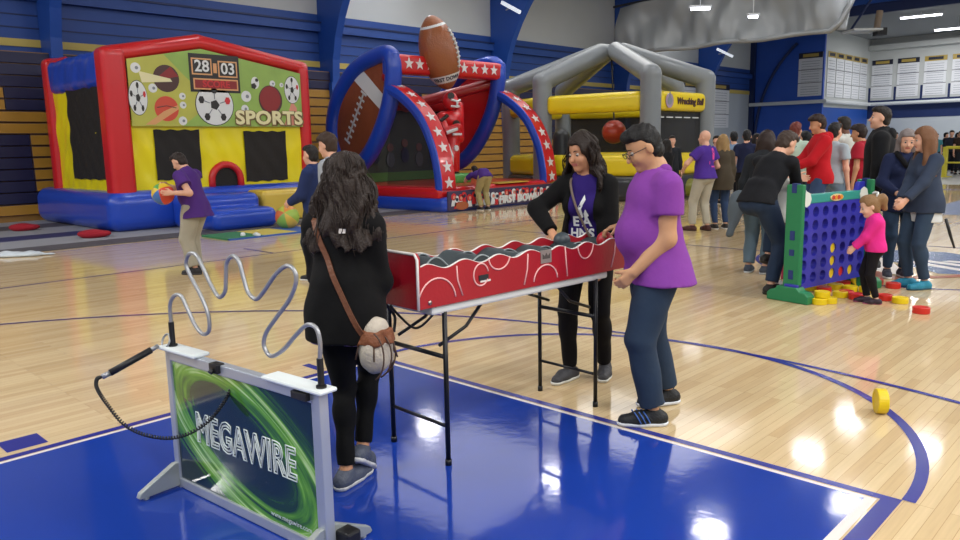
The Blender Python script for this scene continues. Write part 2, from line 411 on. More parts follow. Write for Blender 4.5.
    shirt = S.build('hoodie' if kind == 'hoodie' else 'shirt', ch, cloth(tc), root)
    if kind == 'hoodie':
        hd = Solid(); hd.ell(C((0, -.10, .47)), np.array((.095, .055, .075))*s, RC); hd.cone(C((-.07, -.03, .5)), C((.07, -.03, .5)), .04*s, .04*s, k=.04); hd.ell(C((0, -.0, .56)), np.array((.07, .08, .09))*s, RC, sub=True)
        hd.build('hood', ch, cloth(tc), shirt)
    if coat:
        t2 = t1 + .009; S = Solid(); torso(S, t2)
        for sg in (1, -1): arm(S, sg, t2 + .003, 1.93, flat=1)
        if coathem < -.1:
            S.cone(Bp((0, -.01, coathem)), Bp((0, 0, .12)), .15*s+t2, .125*s+t2, k=.06)
            for q in (-1, 1): S.cone(Bp((q*.06, -.01, coathem)), Bp((q*.03, 0, .12)), .125*s+t2, .11*s+t2, k=.06)
        if coatopen:
            S.box(C((0, .2, .2)), np.array((coatopen, .2, .45))*s, .02, RC, sub=True, k=.01)
            S.box(Bp((0, .2, -.1)), np.array((coatopen*1.2, .2, .3))*s, .02, RH, sub=True, k=.01)
        collar(S, -.004); S.cut(Bp((0, 0, coathem)), RH @ np.array([0, 0, -1.])); S.noise(.003, 22, seed=H*3)
        jk = S.build('jacket', ch, cloth(coat), root)
    S = Solid()
    S.ell(Bp((0, -.01, 0)), np.array((.16+.012*fem+.02*fat, .11+.03*fat, .12))*s + .009, RH, k=.04)
    for q in (-1, 1): S.ell(Bp((q*.07, -.06, -.03)), np.array((.085, .08, .09))*s + .006, RH, k=.04); leg(S, q, legw, 1 + .92*leglen, flat=1)
    S.cut(Bp((0, 0, .07)), RH @ np.array([0, 0, 1.])); S.noise(.003, 24, seed=H*5)
    tr = S.build('trousers', ch, cloth(legs, .8), root)
    for sg in (1, -1):
        o, fd, lt, up_ = Ft[sg]
        S = Solid(); foot(S, sg, .006); S.cut(o, -up_); S.cut(o + up_*.10*s, up_)
        so = S.build('shoe', min(ch, .009), mat('shoe_' + shoe, shoe, .6, bump=.3, bscale=80), root)
        S = Solid(); g = lambda f, l, u: o + (fd*f + lt*l + up_*u)*s
        S.cone(g(-.045, 0, .03), g(.08, 0, .03), .046*s, .052*s, k=.01); S.cone(g(.08, .006*sg, .03), g(.168, -.004*sg, .03), .05*s, .042*s, k=.01)
        S.cut(o, -up_); S.cut(o + up_*.024*s, up_)
        S.build('sole', min(ch, .008), mat('sole_' + sole, sole, .6), so)
    # ---- hair
    if hair != 'bald':
        hm = mat('hair_' + haircol, haircol, .5, bump=.4, bscale=120, spec=.3)
        S = Solid(); g = .004 if hair == 'short' else .016
        S.ell(Hd((0, -.016, .03)), np.array((.080, .098, .101))*k_ + g*.8*s, RHd)
        if hair in ('short', 'mop'):
            S.ell(Hd((0, -.05, -.035)), np.array((.066, .055, .06))*k_ + .003, RHd, k=.02)
            if hair == 'mop': S.ell(Hd((0, .03, .085)), np.array((.078, .075, .045))*k_, RHd, k=.03); S.noise(.004, 60)
            else: S.ell(Hd((0, .03, .088)), np.array((.066, .066, .042))*k_, RHd, k=.025); S.noise(.0028, 95)
            S.box(Hd((0, .115, -.035)), np.array((.12, .105, .105))*k_, .04*k_, RHd @ rot('X', 14), sub=True, k=.02)
            for q in (-1, 1): S.ell(Hd((q*.09, -.005, -.02)), np.array((.02, .03, .04))*k_, RHd, k=.01, sub=True)
        else:
            L = {'bob': .16, 'long': .36, 'wavy': .12, 'pony': .0}[hair]
            wd = {'bob': .085, 'long': .085, 'wavy': .105, 'pony': 0}[hair]
            S.ell(Hd((0, -.05, -.05)), np.array((.075, .06, .08))*k_, RHd, k=.03)
            if hair == 'pony':
                S.cone(Hd((0, -.105, .06)), Hd((0, -.16, .03)), .035*k_, .05*k_, k=.02); S.cone(Hd((0, -.16, .03)), Hd((.0, -.155, -.09)), .05*k_, .028*k_, k=.03)
                S.ell(Hd((0, -.1, .065)), np.array((.045, .05, .05))*k_, RHd)
            else:
                b0 = Hd((0, -.06, -.02)); dn = np.array([0, -.05, -1.]); 
                for q in (-1, 0, 1):
                    a = Hd((q*.062, -.045 if q else -.075, -.02)); e = a + nrm(dn + np.array([q*.12, 0, 0]) @ RC.T)*L*s
                    S.cone(a, e, .048*k_, wd*.5*s, k=.04)
                if hair in ('long',):
                    for q in (-1, 1):
                        a = Hd((q*.078, .01, .0)); e = C((q*.105, .075, .50 - L*.75)); S.cone(a, e, .026*k_, .034*s, k=.03)
            S.box(Hd((0, .118, -.055)), np.array((.066, .115, .13))*k_, .035*k_, RHd @ rot('X', 12), sub=True, k=.015)
            S.noise(.005 if hair == 'wavy' else .0035, 42)
        ho = S.build('hair', max(h*.8, .006), hm, root)
        if strands:
            mb = MB(); rg = np.random.default_rng(3); NA, NZ = 150, 64; amax = hairspan
            lat = 1.0; L = .42*s
            def env(an, v):     # v 0 crown .. 1 tips
                if v < .36:
                    q = v/.36*PI*.5; rr = math.sin(q); z = math.cos(q)*.115; R_lat, R_bk = .094*rr, .112*rr
                    p = Hd((math.sin(an)*R_lat, -math.cos(an)*R_bk - .012, z*1.02 + .03)); return p
                u = (v-.36)/.64; fl = math.sin(min(u*1.5, PI/2)); a0 = Hd((math.sin(an)*.094, -math.cos(an)*.112 - .012, .03))
                o = np.array([math.sin(an)*(hairw*fl+.01)*s, (-math.cos(an)*.06*fl - .05*u*abs(math.sin(an)))*s, 0])
                return a0 + RC @ o*[1, 1, 1] + np.array([0, 0, -1.])*L*u*(1 - .10*abs(math.sin(an*2.3+1)) - .12*abs(math.sin(an)))
            vs = []
            for i in range(NA+1):
                an = -amax + 2*amax*i/NA; ph = 0
                for j in range(NZ+1):
                    v = j/NZ; p = env(an, v); c = Hd((0, -.01, .03)); o = p - c; o[2] *= .15; o = nrm(o); w_ = min(1, v*2.2)
                    d = .014*math.sin(an*8 + 2.6*math.sin(v*10) + 1.5*math.sin(v*5+an)) + .006*math.sin(an*19 + 3.2*math.sin(v*14+1)) + .010*math.sin(v*17 + an*3) + .002*math.sin(an*60 + 6*math.sin(v*10))
                    vs.append(p + o*(.004 + d*w_)*s + np.array([0, 0, .006*math.sin(an*17)])*w_)
            n_ = NZ+1; mb.add(vs, [(i*n_+j, i*n_+j+1, (i+1)*n_+j+1, (i+1)*n_+j) for i in range(NA) for j in range(NZ)])
            me_ = mb.mesh('long_waves', smooth=True); lw_ = link('long_waves', me_, hm, ho); md = lw_.modifiers.new('s', 'SOLIDIFY'); md.thickness = .022; md.offset = -1
            mb = MB()
            for q in range(strands):
                an = rg.uniform(-amax, amax); v0 = rg.uniform(.1, .5); v1 = rg.uniform(.85, 1.06); ph = rg.uniform(0, 6); pts = []
                for j in range(18):
                    v = v0 + (v1-v0)*j/17; p = env(an + .10*math.sin(ph + v*16), min(v, 1.05)); c = Hd((0, -.01, .03)); o = p - c; o[2] *= .15; o = nrm(o)
                    pts.append(p + o*(.010 + .014*math.sin(v*17 + (an + .10*math.sin(ph + v*16))*3)*min(1, v*2.2) + .004*math.sin(ph))*s)
                mb.tube(pts, [.0024*s]*15 + [.0018*s, .0012*s, .001*s], 5)
            mb.build('loose_lock', hm, ho, smooth=True)
    return root, dict(C=C, B=Bp, Hd=Hd, Wr=Wr, El=El, HN=HN, s=s, k=k_, RC=RC, RHd=RHd, shirt=shirt, Minv=Minv, base=base, th=th, Kn=Kn, An=An)
def to_local(info, p): return info['Minv'] @ (np.array(p) - info['base'])
def to_world(info, p): return info['Minv'].T @ np.array(p) + info['base']
# ------------------------------------------------------------------ the hall
def wood():
    m = bpy.data.materials.new('maple_floor'); m.use_nodes = True; nt = m.node_tree; N = nt.nodes; L = nt.links; b = N['Principled BSDF']
    tc = N.new('ShaderNodeTexCoord'); mp = N.new('ShaderNodeMapping'); mp.inputs['Rotation'].default_value = (0, 0, R_(90))
    L.new(tc.outputs['Object'], mp.inputs['Vector'])
    br = N.new('ShaderNodeTexBrick'); br.offset = .37; br.offset_frequency = 3
    br.inputs['Color1'].default_value = (*lin('d8c096'), 1); br.inputs['Color2'].default_value = (*lin('c4a67a'), 1); br.inputs['Mortar'].default_value = (*lin('b2956b'), 1)
    br.inputs['Scale'].default_value = 1; br.inputs['Mortar Size'].default_value = .0012; br.inputs['Brick Width'].default_value = .95; br.inputs['Row Height'].default_value = .058; br.inputs['Bias'].default_value = -.35
    L.new(mp.outputs[0], br.inputs['Vector'])
    br2 = N.new('ShaderNodeTexBrick'); br2.offset = .61; br2.offset_frequency = 2
    br2.inputs['Color1'].default_value = (1, 1, 1, 1); br2.inputs['Color2'].default_value = (.78, .74, .68, 1); br2.inputs['Mortar'].default_value = (.95, .95, .95, 1)
    br2.inputs['Scale'].default_value = 1; br2.inputs['Mortar Size'].default_value = .0; br2.inputs['Brick Width'].default_value = 1.9; br2.inputs['Row Height'].default_value = .116; br2.inputs['Bias'].default_value = -.5
    L.new(mp.outputs[0], br2.inputs['Vector'])
    mx = N.new('ShaderNodeMix'); mx.data_type = 'RGBA'; mx.blend_type = 'MULTIPLY'; mx.inputs['Factor'].default_value = .8
    L.new(br.outputs['Color'], mx.inputs['A']); L.new(br2.outputs['Color'], mx.inputs['B'])
    sp = N.new('ShaderNodeMapping'); sp.inputs['Scale'].default_value = (3, 60, 1); L.new(mp.outputs[0], sp.inputs['Vector'])
    n = N.new('ShaderNodeTexNoise'); n.inputs['Scale'].default_value = 1; n.inputs['Detail'].default_value = 5; L.new(sp.outputs[0], n.inputs['Vector'])
    r = N.new('ShaderNodeMapRange'); r.inputs['To Min'].default_value = .86; r.inputs['To Max'].default_value = 1.12; L.new(n.outputs['Fac'], r.inputs['Value'])
    sc_ = N.new('ShaderNodeVectorMath'); sc_.operation = 'SCALE'; L.new(mx.outputs['Result'], sc_.inputs[0]); L.new(r.outputs[0], sc_.inputs['Scale']); L.new(sc_.outputs[0], b.inputs['Base Color'])
    b.inputs['Roughness'].default_value = .085; b.inputs['Specular IOR Level'].default_value = .5
    bn = N.new('ShaderNodeTexNoise'); bn.inputs['Scale'].default_value = 5; bn.inputs['Detail'].default_value = 6; L.new(tc.outputs['Object'], bn.inputs['Vector'])
    bp = N.new('ShaderNodeBump'); bp.inputs['Strength'].default_value = .06; bp.inputs['Distance'].default_value = .01; L.new(bn.outputs['Fac'], bp.inputs['Height'])
    bp2 = N.new('ShaderNodeBump'); bp2.inputs['Strength'].default_value = .25; bp2.inputs['Distance'].default_value = .001; bp2.invert = True
    L.new(br.outputs['Fac'], bp2.inputs['Height']); L.new(bp.outputs[0], bp2.inputs['Normal']); L.new(bp2.outputs[0], b.inputs['Normal'])
    return m
def floorpaint(name, col, rough=.08):
    m = mat(name, col, rough, var=.05, vscale=2); nt = m.node_tree; N = nt.nodes; L = nt.links; b = N['Principled BSDF']
    tc = N.new('ShaderNodeTexCoord'); mp = N.new('ShaderNodeMapping'); mp.inputs['Scale'].default_value = (17, 1.1, 1); L.new(tc.outputs['Object'], mp.inputs['Vector'])
    v = N.new('ShaderNodeTexVoronoi'); v.inputs['Scale'].default_value = 1; L.new(mp.outputs[0], v.inputs['Vector'])
    n = N.new('ShaderNodeTexNoise'); n.inputs['Scale'].default_value = 14; n.inputs['Detail'].default_value = 4; L.new(tc.outputs['Object'], n.inputs['Vector'])
    ad = N.new('ShaderNodeMath'); ad.operation = 'MULTIPLY_ADD'; ad.inputs[1].default_value = .5; L.new(v.outputs['Color'], ad.inputs[0]); L.new(n.outputs['Fac'], ad.inputs[2])
    bp = N.new('ShaderNodeBump'); bp.inputs['Strength'].default_value = .10; bp.inputs['Distance'].default_value = .004; L.new(ad.outputs[0], bp.inputs['Height']); L.new(bp.outputs[0], b.inputs['Normal'])
    return m
WOOD, BLUEP, NAVYL, WHITEL = wood(), floorpaint('court_blue_paint', '1b3b98'), floorpaint('court_line_indigo', '2b2f86', .25), floorpaint('court_line_white', 'dfd6cf', .3)
GREYF, ORL, PALE = mat('annex_floor_grey', 'a9aaa6', .4, var=.05), floorpaint('court_red_paint', 'a0502f', .3), floorpaint('logo_steel_blue', '53678f', .25)
f = MB()
f.add([(-18.4, -14, 0), (14, -14, 0), (14, 25, 0), (-18.4, 25, 0)], [(0, 1, 2, 3)], 0)
f.add([(-18.4, 25, 0), (14, 25, 0), (14, 52, 0), (-18.4, 52, 0)], [(0, 1, 2, 3)], 4)
Z1, Z2, Z3 = .0012, .0024, .0036
def rect(x0, x1, y0, y1, z, mi): f.add([(x0, y0, z), (x1, y0, z), (x1, y1, z), (x0, y1, z)], [(0, 1, 2, 3)], mi)
def arc(cx, cy, r, wd, a0, a1, z, mi, n=64):
    vs = []
    for i in range(n+1):
        a = R_(a0 + (a1-a0)*i/n)
        vs += [(cx + (r-wd)*math.cos(a), cy + (r-wd)*math.sin(a), z), (cx + r*math.cos(a), cy + r*math.sin(a), z)]
    f.add(vs, [(2*i, 2*i+1, 2*i+3, 2*i+2) for i in range(n)], mi)
rect(-1.70, 1.66, -5.8, -.085, Z1, 1)                       # painted key
rect(-1.725, 1.705, -.085, -.06, Z1, 3); rect(-1.725, -1.70, -5.8, -.085, Z1, 3); rect(1.66, 1.705, -5.8, -.085, Z1, 3)
rect(-1.79, 1.79, -.05, 0, Z1, 2); rect(-1.79, -1.735, -5.8, -.05, Z1, 2); rect(1.715, 1.79, -5.8, -.05, Z1, 2)
arc(0, 0, 1.84, .055, 0, 180, Z2, 2)
arc(0, -4.2, 6.02, .045, 0, 180, Z3, 2, 120); rect(-6.02, -5.975, -6, -4.2, Z3, 2); rect(5.975, 6.02, -6, -4.2, Z3, 2)
rect(-7.64, -7.59, -5.8, 19.8, Z1, 2); rect(-8.5, -7.64, 2.62, 2.67, Z1, 2); rect(-7.59, 7.6, 6.975, 7.02, Z1, 2)
rect(-2.04, -1.84, -2.47, -2.27, Z1, 2); rect(-2.04, -1.84, -.52, -.46, Z1, 2); rect(-2.04, -1.84, -1.5, -1.44, Z1, 2)
arc(0, 7, 1.83, .045, 0, 360, Z2, 2, 96)
rect(-1.83, 1.83, 14.0, 19.8, Z1, 5 + 1); rect(-7.6, 7.6, 19.8, 19.86, Z1, 2); arc(0, 14, 1.83, .05, 180, 360, Z2, 2)
rect(-5, 7.6, 22.0, 22.5, Z1, 2)
# team mark in the centre circle: steel-blue plumes, white gaps, brick-red tail
def plume(P, mi, z): f.add([(x, y, z) for x, y in P], [tuple(range(len(P)))], mi)
plume([(-.75, 7.7), (-.45, 8.15), (.1, 8.25), (.62, 7.9), (.95, 7.3), (.95, 6.55), (.45, 6.35), (-.2, 7.0)][::-1], 6, Z2+.0003)
for q in range(3): plume([(-.2+.22*q, 7.1+.12*q), (.72+.05*q, 6.62+.34*q), (.8+.05*q, 6.72+.34*q), (-.12+.22*q, 7.24+.12*q)], 3, Z3)
plume([(-.85, 6.9), (-.35, 7.3), (.0, 6.5), (.1, 6.05), (-.35, 5.95)], 3, Z2+.0003)
arc(-.55, 7.0, 1.45, .13, -62, -18, Z3, 5, 20); plume([(-.6, 5.9), (-.2, 6.2), (.25, 5.75), (-.1, 5.5)], 5, Z2+.0006)
f.build('floor', [WOOD, BLUEP, NAVYL, WHITEL, GREYF, ORL, PALE])['kind'] = 'structure'

BLUEW = mat('wall_blue_steel', '264c98', .5, var=.08, vscale=.8); BLUED = mat('wall_blue_dark', '162a5c', .5, var=.08, vscale=1); BLUEB = mat('rib_blue', '204ea6', .45, var=.05, vscale=1)
WHW = mat('wall_offwhite_panel', 'c4c8c8', .6, var=.05, vscale=.6); YEL = mat('wall_yellow_stripe', 'c9b45e', .5); CREAM = mat('painted_block_white', 'b4bcc4', .5, var=.05, vscale=.7)
w = MB(); X0 = -18.4
def wl(y0, y1, z0, z1, mi, d=0): w.bb(X0 - .15, X0 + d, y0, y1, z0, z1, mi)
wl(-14, 33, 0, 5.75, 0); wl(33, 42.5, 0, 4.3, 2); wl(33, 42.5, 4.3, 5.75, 0); wl(-14, 42.5, 5.75, 9.6, 1); wl(33, 42.5, 4.28, 4.5, 3, .02)
for z in (4.55, 4.85, 5.2): wl(-14, 42.5, z, z+.03, 4, .015)
wl(-14, 42.5, 5.2, 5.45, 0, .18); wl(-14, 42.5, 5.45, 5.5, 4, .22)
w.build('wall_left', [BLUEW, WHW, CREAM, YEL, BLUED])['kind'] = 'structure'
t = MB(); t.bb(X0, X0+.03, -14, 33, 4.12, 4.3, 0); t.build('trim_1', [YEL])['kind'] = 'structure'
# arched ribs that spring from the left wall and cross the hall
for i, y in enumerate((-4.9, 3.2, 11.3, 19.35, 27.9, 36.0)):
    m = MB(); prof = [(X0+.02, 0), (X0+.62, 0), (X0+.66, 3.4)] 
    prof += [(X0 + .66 + (q/9)**1.7*3.2, 3.4 + 5.2*(q/9)**.8) for q in range(1, 10)] + [(X0 + 8, 11.2), (X0+18.4, 13.2), (X0+18.4, 14), (X0+8, 12.2), (X0+1.5, 9.6), (X0+.02, 9.2)]
    M = frame((0, y+.13, 0), (1, 0, 0), (0, 0, 1)); m.prism(prof, M, .26)
    m.bb(X0+.02, X0+.72, y-.2, y+.2, 0, 3.6)
    o = m.build('trim_rib', [BLUEB]); o['kind'] = 'structure'
# far bulkhead with its blind arch, the recess beyond and the far wall
m = MB(); m.bb(X0-.15, -14.1, 42.5, 42.7, 0, 9.6, 0)
pts = [(-18.0 + 5.2*(1 - math.cos(a)), 42.42, 1.5 + 6.6*math.sin(a)) for a in np.linspace(0, PI/2, 20)]
m.tube(pts[:13], .09, 8, 1); m.bb(-18.4, -18.1, 42.3, 42.5, 0, 8.5, 1)
m.build('wall_back', [mat('bulkhead_blue', '2856bc', .45, var=.06, vscale=.7), BLUED])['kind'] = 'structure'
m = MB(); m.bb(-14.3, -14.1, 42.7, 50.4, 3.35, 8.2, 0); m.bb(-14.3, -14.1, 42.7, 50.4, 0, 3.35, 1); m.build('wall_recess', [WHW, BLUEB])['kind'] = 'structure'
m = MB(); m.bb(-14.3, 14, 50.4, 50.6, 3.9, 8.2, 0); m.bb(-14.3, 14, 50.38, 50.6, 2.75, 3.9, 1); m.bb(-14.3, 14, 50.4, 50.6, 0, 2.75, 2)
for q in range(9): m.bb(-14.1+1.5*q, -13.98+1.5*q, 50.36, 50.4, 3.9, 4.7, 1)
m.build('wall_far', [WHW, BLUED, CREAM])['kind'] = 'structure'
m = MB(); m.bb(-8.35, -6.4, 50.3, 50.4, 0, 2.35, 0); m.bb(-8.2, -6.5, 50.28, 50.3, 0, 2.2, 1); m.build('door_1', [BLUED, mat('opening_dark', '1a2030', .4)])['kind'] = 'structure'  # dark panel painted in for the darkness of an opening
m = MB(); m.bb(-14.1, 14, 36.2, 50.4, 7.7, 7.85); m.build('ceiling_annex', [mat('annex_ceiling_grey', '84888c', .8, var=.05)])['kind'] = 'structure'
m = MB(); m.bb(-14.1, 14, 49.9, 50.39, 7.0, 7.3); m.build('trim_beam', [WHW])['kind'] = 'structure'
m = MB(); m.bb(-14.1, 14, 36.0, 36.2, 7.25, 9.5, 0); m.bb(-14.1, 14, 35.9, 36.0, 7.7, 7.95, 1); m.bb(-14.1, 14, 35.9, 36.0, 8.9, 9.1, 1)
m.build('trim_header', [BLUED, BLUEB])['kind'] = 'structure'
m = MB(); prof = [(X0-.3, 9.3), (X0+8, 12.0), (0, 13.9), (14, 11.8), (14, 12.0), (0, 14.1), (X0+8, 12.2), (X0-.3, 9.6)]
m.prism(prof, frame((0, 42.6, 0), (1, 0, 0), (0, 0, 1)), 57); m.build('ceiling', [mat('roof_deck_grey', 'a8acb0', .8, var=.04)])['kind'] = 'structure'
# white service pipe round the bulkhead, recess and far wall
m = MB(); m.tube([(-18.3, 42.2, 3.66), (-13.85, 42.2, 3.66), (-13.85, 50.1, 3.66), (13, 50.1, 3.66)], .11, 10, 0)
m.build('trim_pipe', [mat('pipe_white', 'cfd4d8', .4)], smooth=False)['kind'] = 'structure'

# folded bleacher banks between the ribs
NAVB, GOLD, WD = mat('bleacher_navy', '1c1d44', .45, var=.08), mat('bleacher_gold', 'b08230', .4, var=.12, vscale=3), mat('bleacher_wood', '94703a', .5, var=.1)
def bank(y0, y1, pat, label):
    t_ = thing('bleacher_bank', label, 'bleachers', (X0+.7, (y0+y1)/2, 0), 0, 'folded bleachers along the blue wall')
    a, b = (y0-y1)/2+.02, (y1-y0)/2-.02
    for r in range(14):
        m = MB(); z0 = .14 + r*.272; x1 = 0 - r*.012; segs = pat(r, y0, y1)
        for s0, s1, mi in segs: m.bb(x1-.12, x1, s0-(y0+y1)/2+.01, s1-(y0+y1)/2, z0, z0+.25, mi)
        m.build('row_panel', [NAVB, GOLD], t_, bevel=.012)
    m = MB(); m.bb(-.35, -.08, a, b, 0, .14); m.bb(-.4, -.2, a, b, .14, 3.95); m.build('base_rail', [WD], t_)
def patA(r, y0, y1):
    if r in (0, 7, 8): return [(y0, y1, 1)]
    if r == 1 or r >= 11: return [(y0, y1, 0)]
    if r in (9, 10): return [(y0, 2.0, 1), (2.0, y1, 0)] if y0 < 2 < y1 else [(y0, y1, 0)]
    return [(y0, 2.42, 0), (2.42, y1, 1)] if y0 < 2.42 < y1 else [(y0, y1, 1 if y0 > 2 else 0)]
def patB(r, y0, y1):
    if r in (0, 1): return [(y0, y1, 1)]
    if r >= 12: return [(y0, y1, 0)]
    return [(y0, y0+2.6, 1), (y0+2.6, y0+3.6, 0), (y0+3.6, y1, 1)] if r % 5 else [(y0, y1, 1)]
for i, (a, b, p) in enumerate(((-4.8, 3.1, patA), (3.3, 11.2, patB), (11.4, 19.2, patB), (19.5, 27.8, patB), (28.0, 33.5, patB))):
    bank(a, b, p, ['folded bleachers with navy letter blocks, left of the bounce house', 'folded gold and navy bleachers behind the bounce house and football inflatable', 'folded gold bleachers behind the football inflatable', 'folded gold bleachers behind the grey arena, seen under its yellow beam', 'folded gold bleachers beyond the grey arena'][i])

# record banners
BNW = mat('banner_white', 'dfe2e8', .6); BND = mat('banner_header_navy', '1c2036', .5); BNG = mat('banner_gold', 'b39a4c', .5); BNL = mat('banner_rule', '7e8698', .6)
def banner(c, n, wd, z0, z1, label, hue=BND, group='record banners on the far walls', rules=2):
    ang = math.atan2(n[1], n[0]) + PI/2
    t_ = thing('record_banner', label, 'banner', (c[0], c[1], z0), ang, group)
    m = MB(); m.bb(-wd/2, wd/2, -.02, 0, 0, z1-z0, 0); H_ = z1 - z0
    for q in range(1, rules+1): m.bb(-wd/2, wd/2, -.026, -.02, H_*q*.3, H_*q*.3+.03, 1)
    for q in range(14):
        if abs(q/14 - .3) > .03: m.bb(-wd*.38, wd*.38, -.023, -.02, H_*(.04+q*.058), H_*(.04+q*.058)+.02, 2)
    m.build('sheet', [BNW, BND, BNL], t_)
    m = MB(); m.bb(-wd/2, wd/2, -.03, -.02, H_*.87, H_, 0); m.bb(-wd*.33, wd*.33, -.034, -.03, H_*.9, H_*.97, 1); m.build('header', [hue, BNG if hue is BND else BND], t_)
banner((-14.85, 42.48, 0), (0, -1), 1.35, 4.0, 6.45, 'white banner alone on the blue bulkhead, gold header')
for q in range(5): banner((-14.08, 43.6+1.38*q, 0), (1, 0), 1.28, 3.95, 6.5, ['first banner of the tight row on the side wall, nearest the blue bulkhead', 'second banner of the tight row beside the blue bulkhead', 'middle banner of the tight row of five', 'fourth banner of the tight row of five', 'banner of the tight row closest to the wall corner'][q], BNG)
for q in range(4): banner((-13.35+1.5*q, 50.38, 0), (0, -1), 1.22, 4.05, 6.4, ['far wall banner next to the corner, navy header', 'second far wall banner from the corner', 'third far wall banner from the corner, gold lettered header', 'far wall banner cut off by the edge of the view'][q], BND if q < 2 else BNG)
for q, (y, z0, z1) in enumerate(((31.7, 2.5, 4.95), (35.3, 2.3, 4.75), (38.3, 2.3, 4.75))):
    banner((X0+(.03 if y > 33 else .9), y, 0), (1, 0), 2.6 if q else 1.6, z0, z1, ['white list banner seen between the grey arches', 'wide white list banner right of the grey arena', 'white list banner at the end of the white wall section'][q], BND, 'list banners on the left wall', 3)

# hoisted vinyl divider curtain
CUR = mat('curtain_grey_vinyl', '8a8e90', .42, bump=.25, bscale=1.3, coat=.1, spec=.6)
cu = thing('divider_curtain', 'grey vinyl divider curtain hoisted in sagging folds under the roof', 'curtain', (-11.5, 24, 5.1))
m = MB(); nx, nz = 150, 26; vs = []
for i in range(nx+1):
    for j in range(nz+1):
        x = -4.2 + 9.1*i/nx; v = j/nz; top_ = 7.0 + .35*(i/nx)
        sag = .03*math.sin(x*2.2)*(1-v); z = 0 + sag + (top_-5.1)*v
        fold = .20*math.sin(x*1.7+2.6*v)*math.sin(v*3+.6) + .10*math.sin(x*4.1-4*v+1.5*math.sin(x)) + .03*math.sin(x*11+6*v)*(1-v) + .25*(1-v)**2
        vs.append((x, -fold, z))
fs = [(i*(nz+1)+j, (i+1)*(nz+1)+j, (i+1)*(nz+1)+j+1, i*(nz+1)+j+1) for i in range(nx) for j in range(nz)]
m.add(vs, fs); me = m.mesh(smooth=True); o = link('sheet', me, [CUR], cu); so = o.modifiers.new('s', 'SOLIDIFY'); so.thickness = .02
m = MB(); m.tube([(x, -.35-.05*math.sin(x*3), -.02+.03*math.sin(x*2.2)) for x in np.linspace(-4.3, 4.4, 60)] + [(4.7, -.3, .25), (4.9, -.2, .7), (5.0, -.1, 1.0)], .085, 10); m.build('bottom_roll', [CUR], cu, smooth=True)
m = MB(); m.tube([(-4.4, 0, 1.95), (5.1, 0, 2.3)], .05, 8); m.build('hoist_pipe', [mat('steel_dark', '3a3d44', .4, .6)], cu)

# lights and fittings hung in the hall
LAMP = glow('lamp_white', 'f4f7ff', 9); HSG = mat('lamp_housing', 'b9bdc2', .5)
def strip(x, y, z, L_, rz, label, group):
    t_ = thing('strip_light', label, 'ceiling light', (x, y, z), rz, group)
    m = MB(); m.bb(-L_/2, L_/2, -.09, .09, .02, .09); m.tube([(0, 0, .09), (0, 0, max(.1, (7.7 if y > 36 else 12.0 - (-10.4-x)*.325*(x < -10.4) + .183*(x+10.4)*(x >= -10.4)) - z))], .015, 6); m.build('housing', [HSG], t_)
    m = MB(); m.tube([(-L_/2+.05, 0, 0), (L_/2-.05, 0, 0)], .065, 10); m.build('tube', [LAMP], t_, smooth=True)
p_ = on_y(921, 16, 40.5); strip(p_[0], p_[1], p_[2], 1.9, R_(8), 'bright strip light on the grey annex ceiling, further from the camera edge', 'annex strip lights'); p_ = on_y(958, 28, 44); strip(p_[0], p_[1], p_[2], 2.2, R_(8), 'bright strip light on the grey annex ceiling, cut by the view edge', 'annex strip lights')
m_ = [(-10.9, 21.9, 6.12), (-9.3, 22.6, 5.72)]
for q, (x, y, z) in enumerate(m_): strip(x, y, z, .75 if q == 0 else .4, PSI, ['short tube light hanging before the grey curtain', 'small tube light lower before the grey curtain'][q], 'tube lights before the curtain')
HP = [(-16.16, 13.35), (-10.28, 12.88), (-5.61, 13.14), (-3.54, 16.75), (-5.57, 19.36), (-5.7, 23.48), (-16.3, 31.3), (-3.08, 22.24), (-4.5, 6.5), (-11, 5.5), (1.5, 6), (1.5, 13), (1.5, -1), (-4.5, -1), (-11, -1)]
for q, (x, y) in enumerate(HP):
    z = 7.98 if y < 36 else 7.5
    t_ = thing('bay_light', 'square high bay light hung below the roof', 'ceiling light', (x, y, z), 0, 'high bay lights over the court')
    m = MB(); m.bb(-.42, .42, -.3, .3, .03, .13); m.tube([(0, 0, .13), (0, 0, (12.0 + (x+10.4)*.183 if x > -10.4 and x < 0 else 13.9 - x*.15 if x >= 0 else 9.3 + (x+18.7)*.325) - 7.98)], .02, 6); m.build('housing', [HSG], t_)
    m = MB(); m.bb(-.38, .38, -.26, .26, 0, .03); m.build('lens', [glow('bay_lens', 'f6f8ff', 42)], t_)
for q, (y, x, z) in enumerate(((19.0, -16.9, 6.6), (27.6, -16.9, 6.75), (35.6, -16.6, 6.1))):
    t_ = thing('uplight', ['slim white uplight on the arched rib above the football inflatable', 'slim white uplight on the rib above the grey arena', 'slim white uplight on the last rib by the bulkhead'][q], 'wall light', (x, y-.25, z), 0, 'slim lights on the ribs')
    m = MB(); m.box((0, 0, 0), (.5, .05, .06), 0, M=Matrix.Rotation(R_(28), 3, 'Y')); m.build('tube', [glow('uplight_white', 'dfe6f0', .7)], t_)
    m = MB(); m.tube([(0, 0, 0), (-.5, .3, .0)], .03, 8); m.build('bracket', [HSG], t_)
bb_ = thing('folded_backboard', 'white basketball backboard folded up flat under the roof beyond the curtain', 'backboard', tuple(on_y(862, 31, 31.5)), PSI)
m = MB(); m.bb(-.6, .6, -.55, -.45, -.04, .04); m.bb(-.6, .6, .45, .55, -.04, .04); m.bb(-.6, -.5, -.5, .5, -.04, .04); m.bb(.5, .6, -.5, .5, -.04, .04); m.bb(-.5, .5, -.45, .45, -.01, .01); m.build('board', [mat('board_white', 'd8dcdc', .3)], bb_)
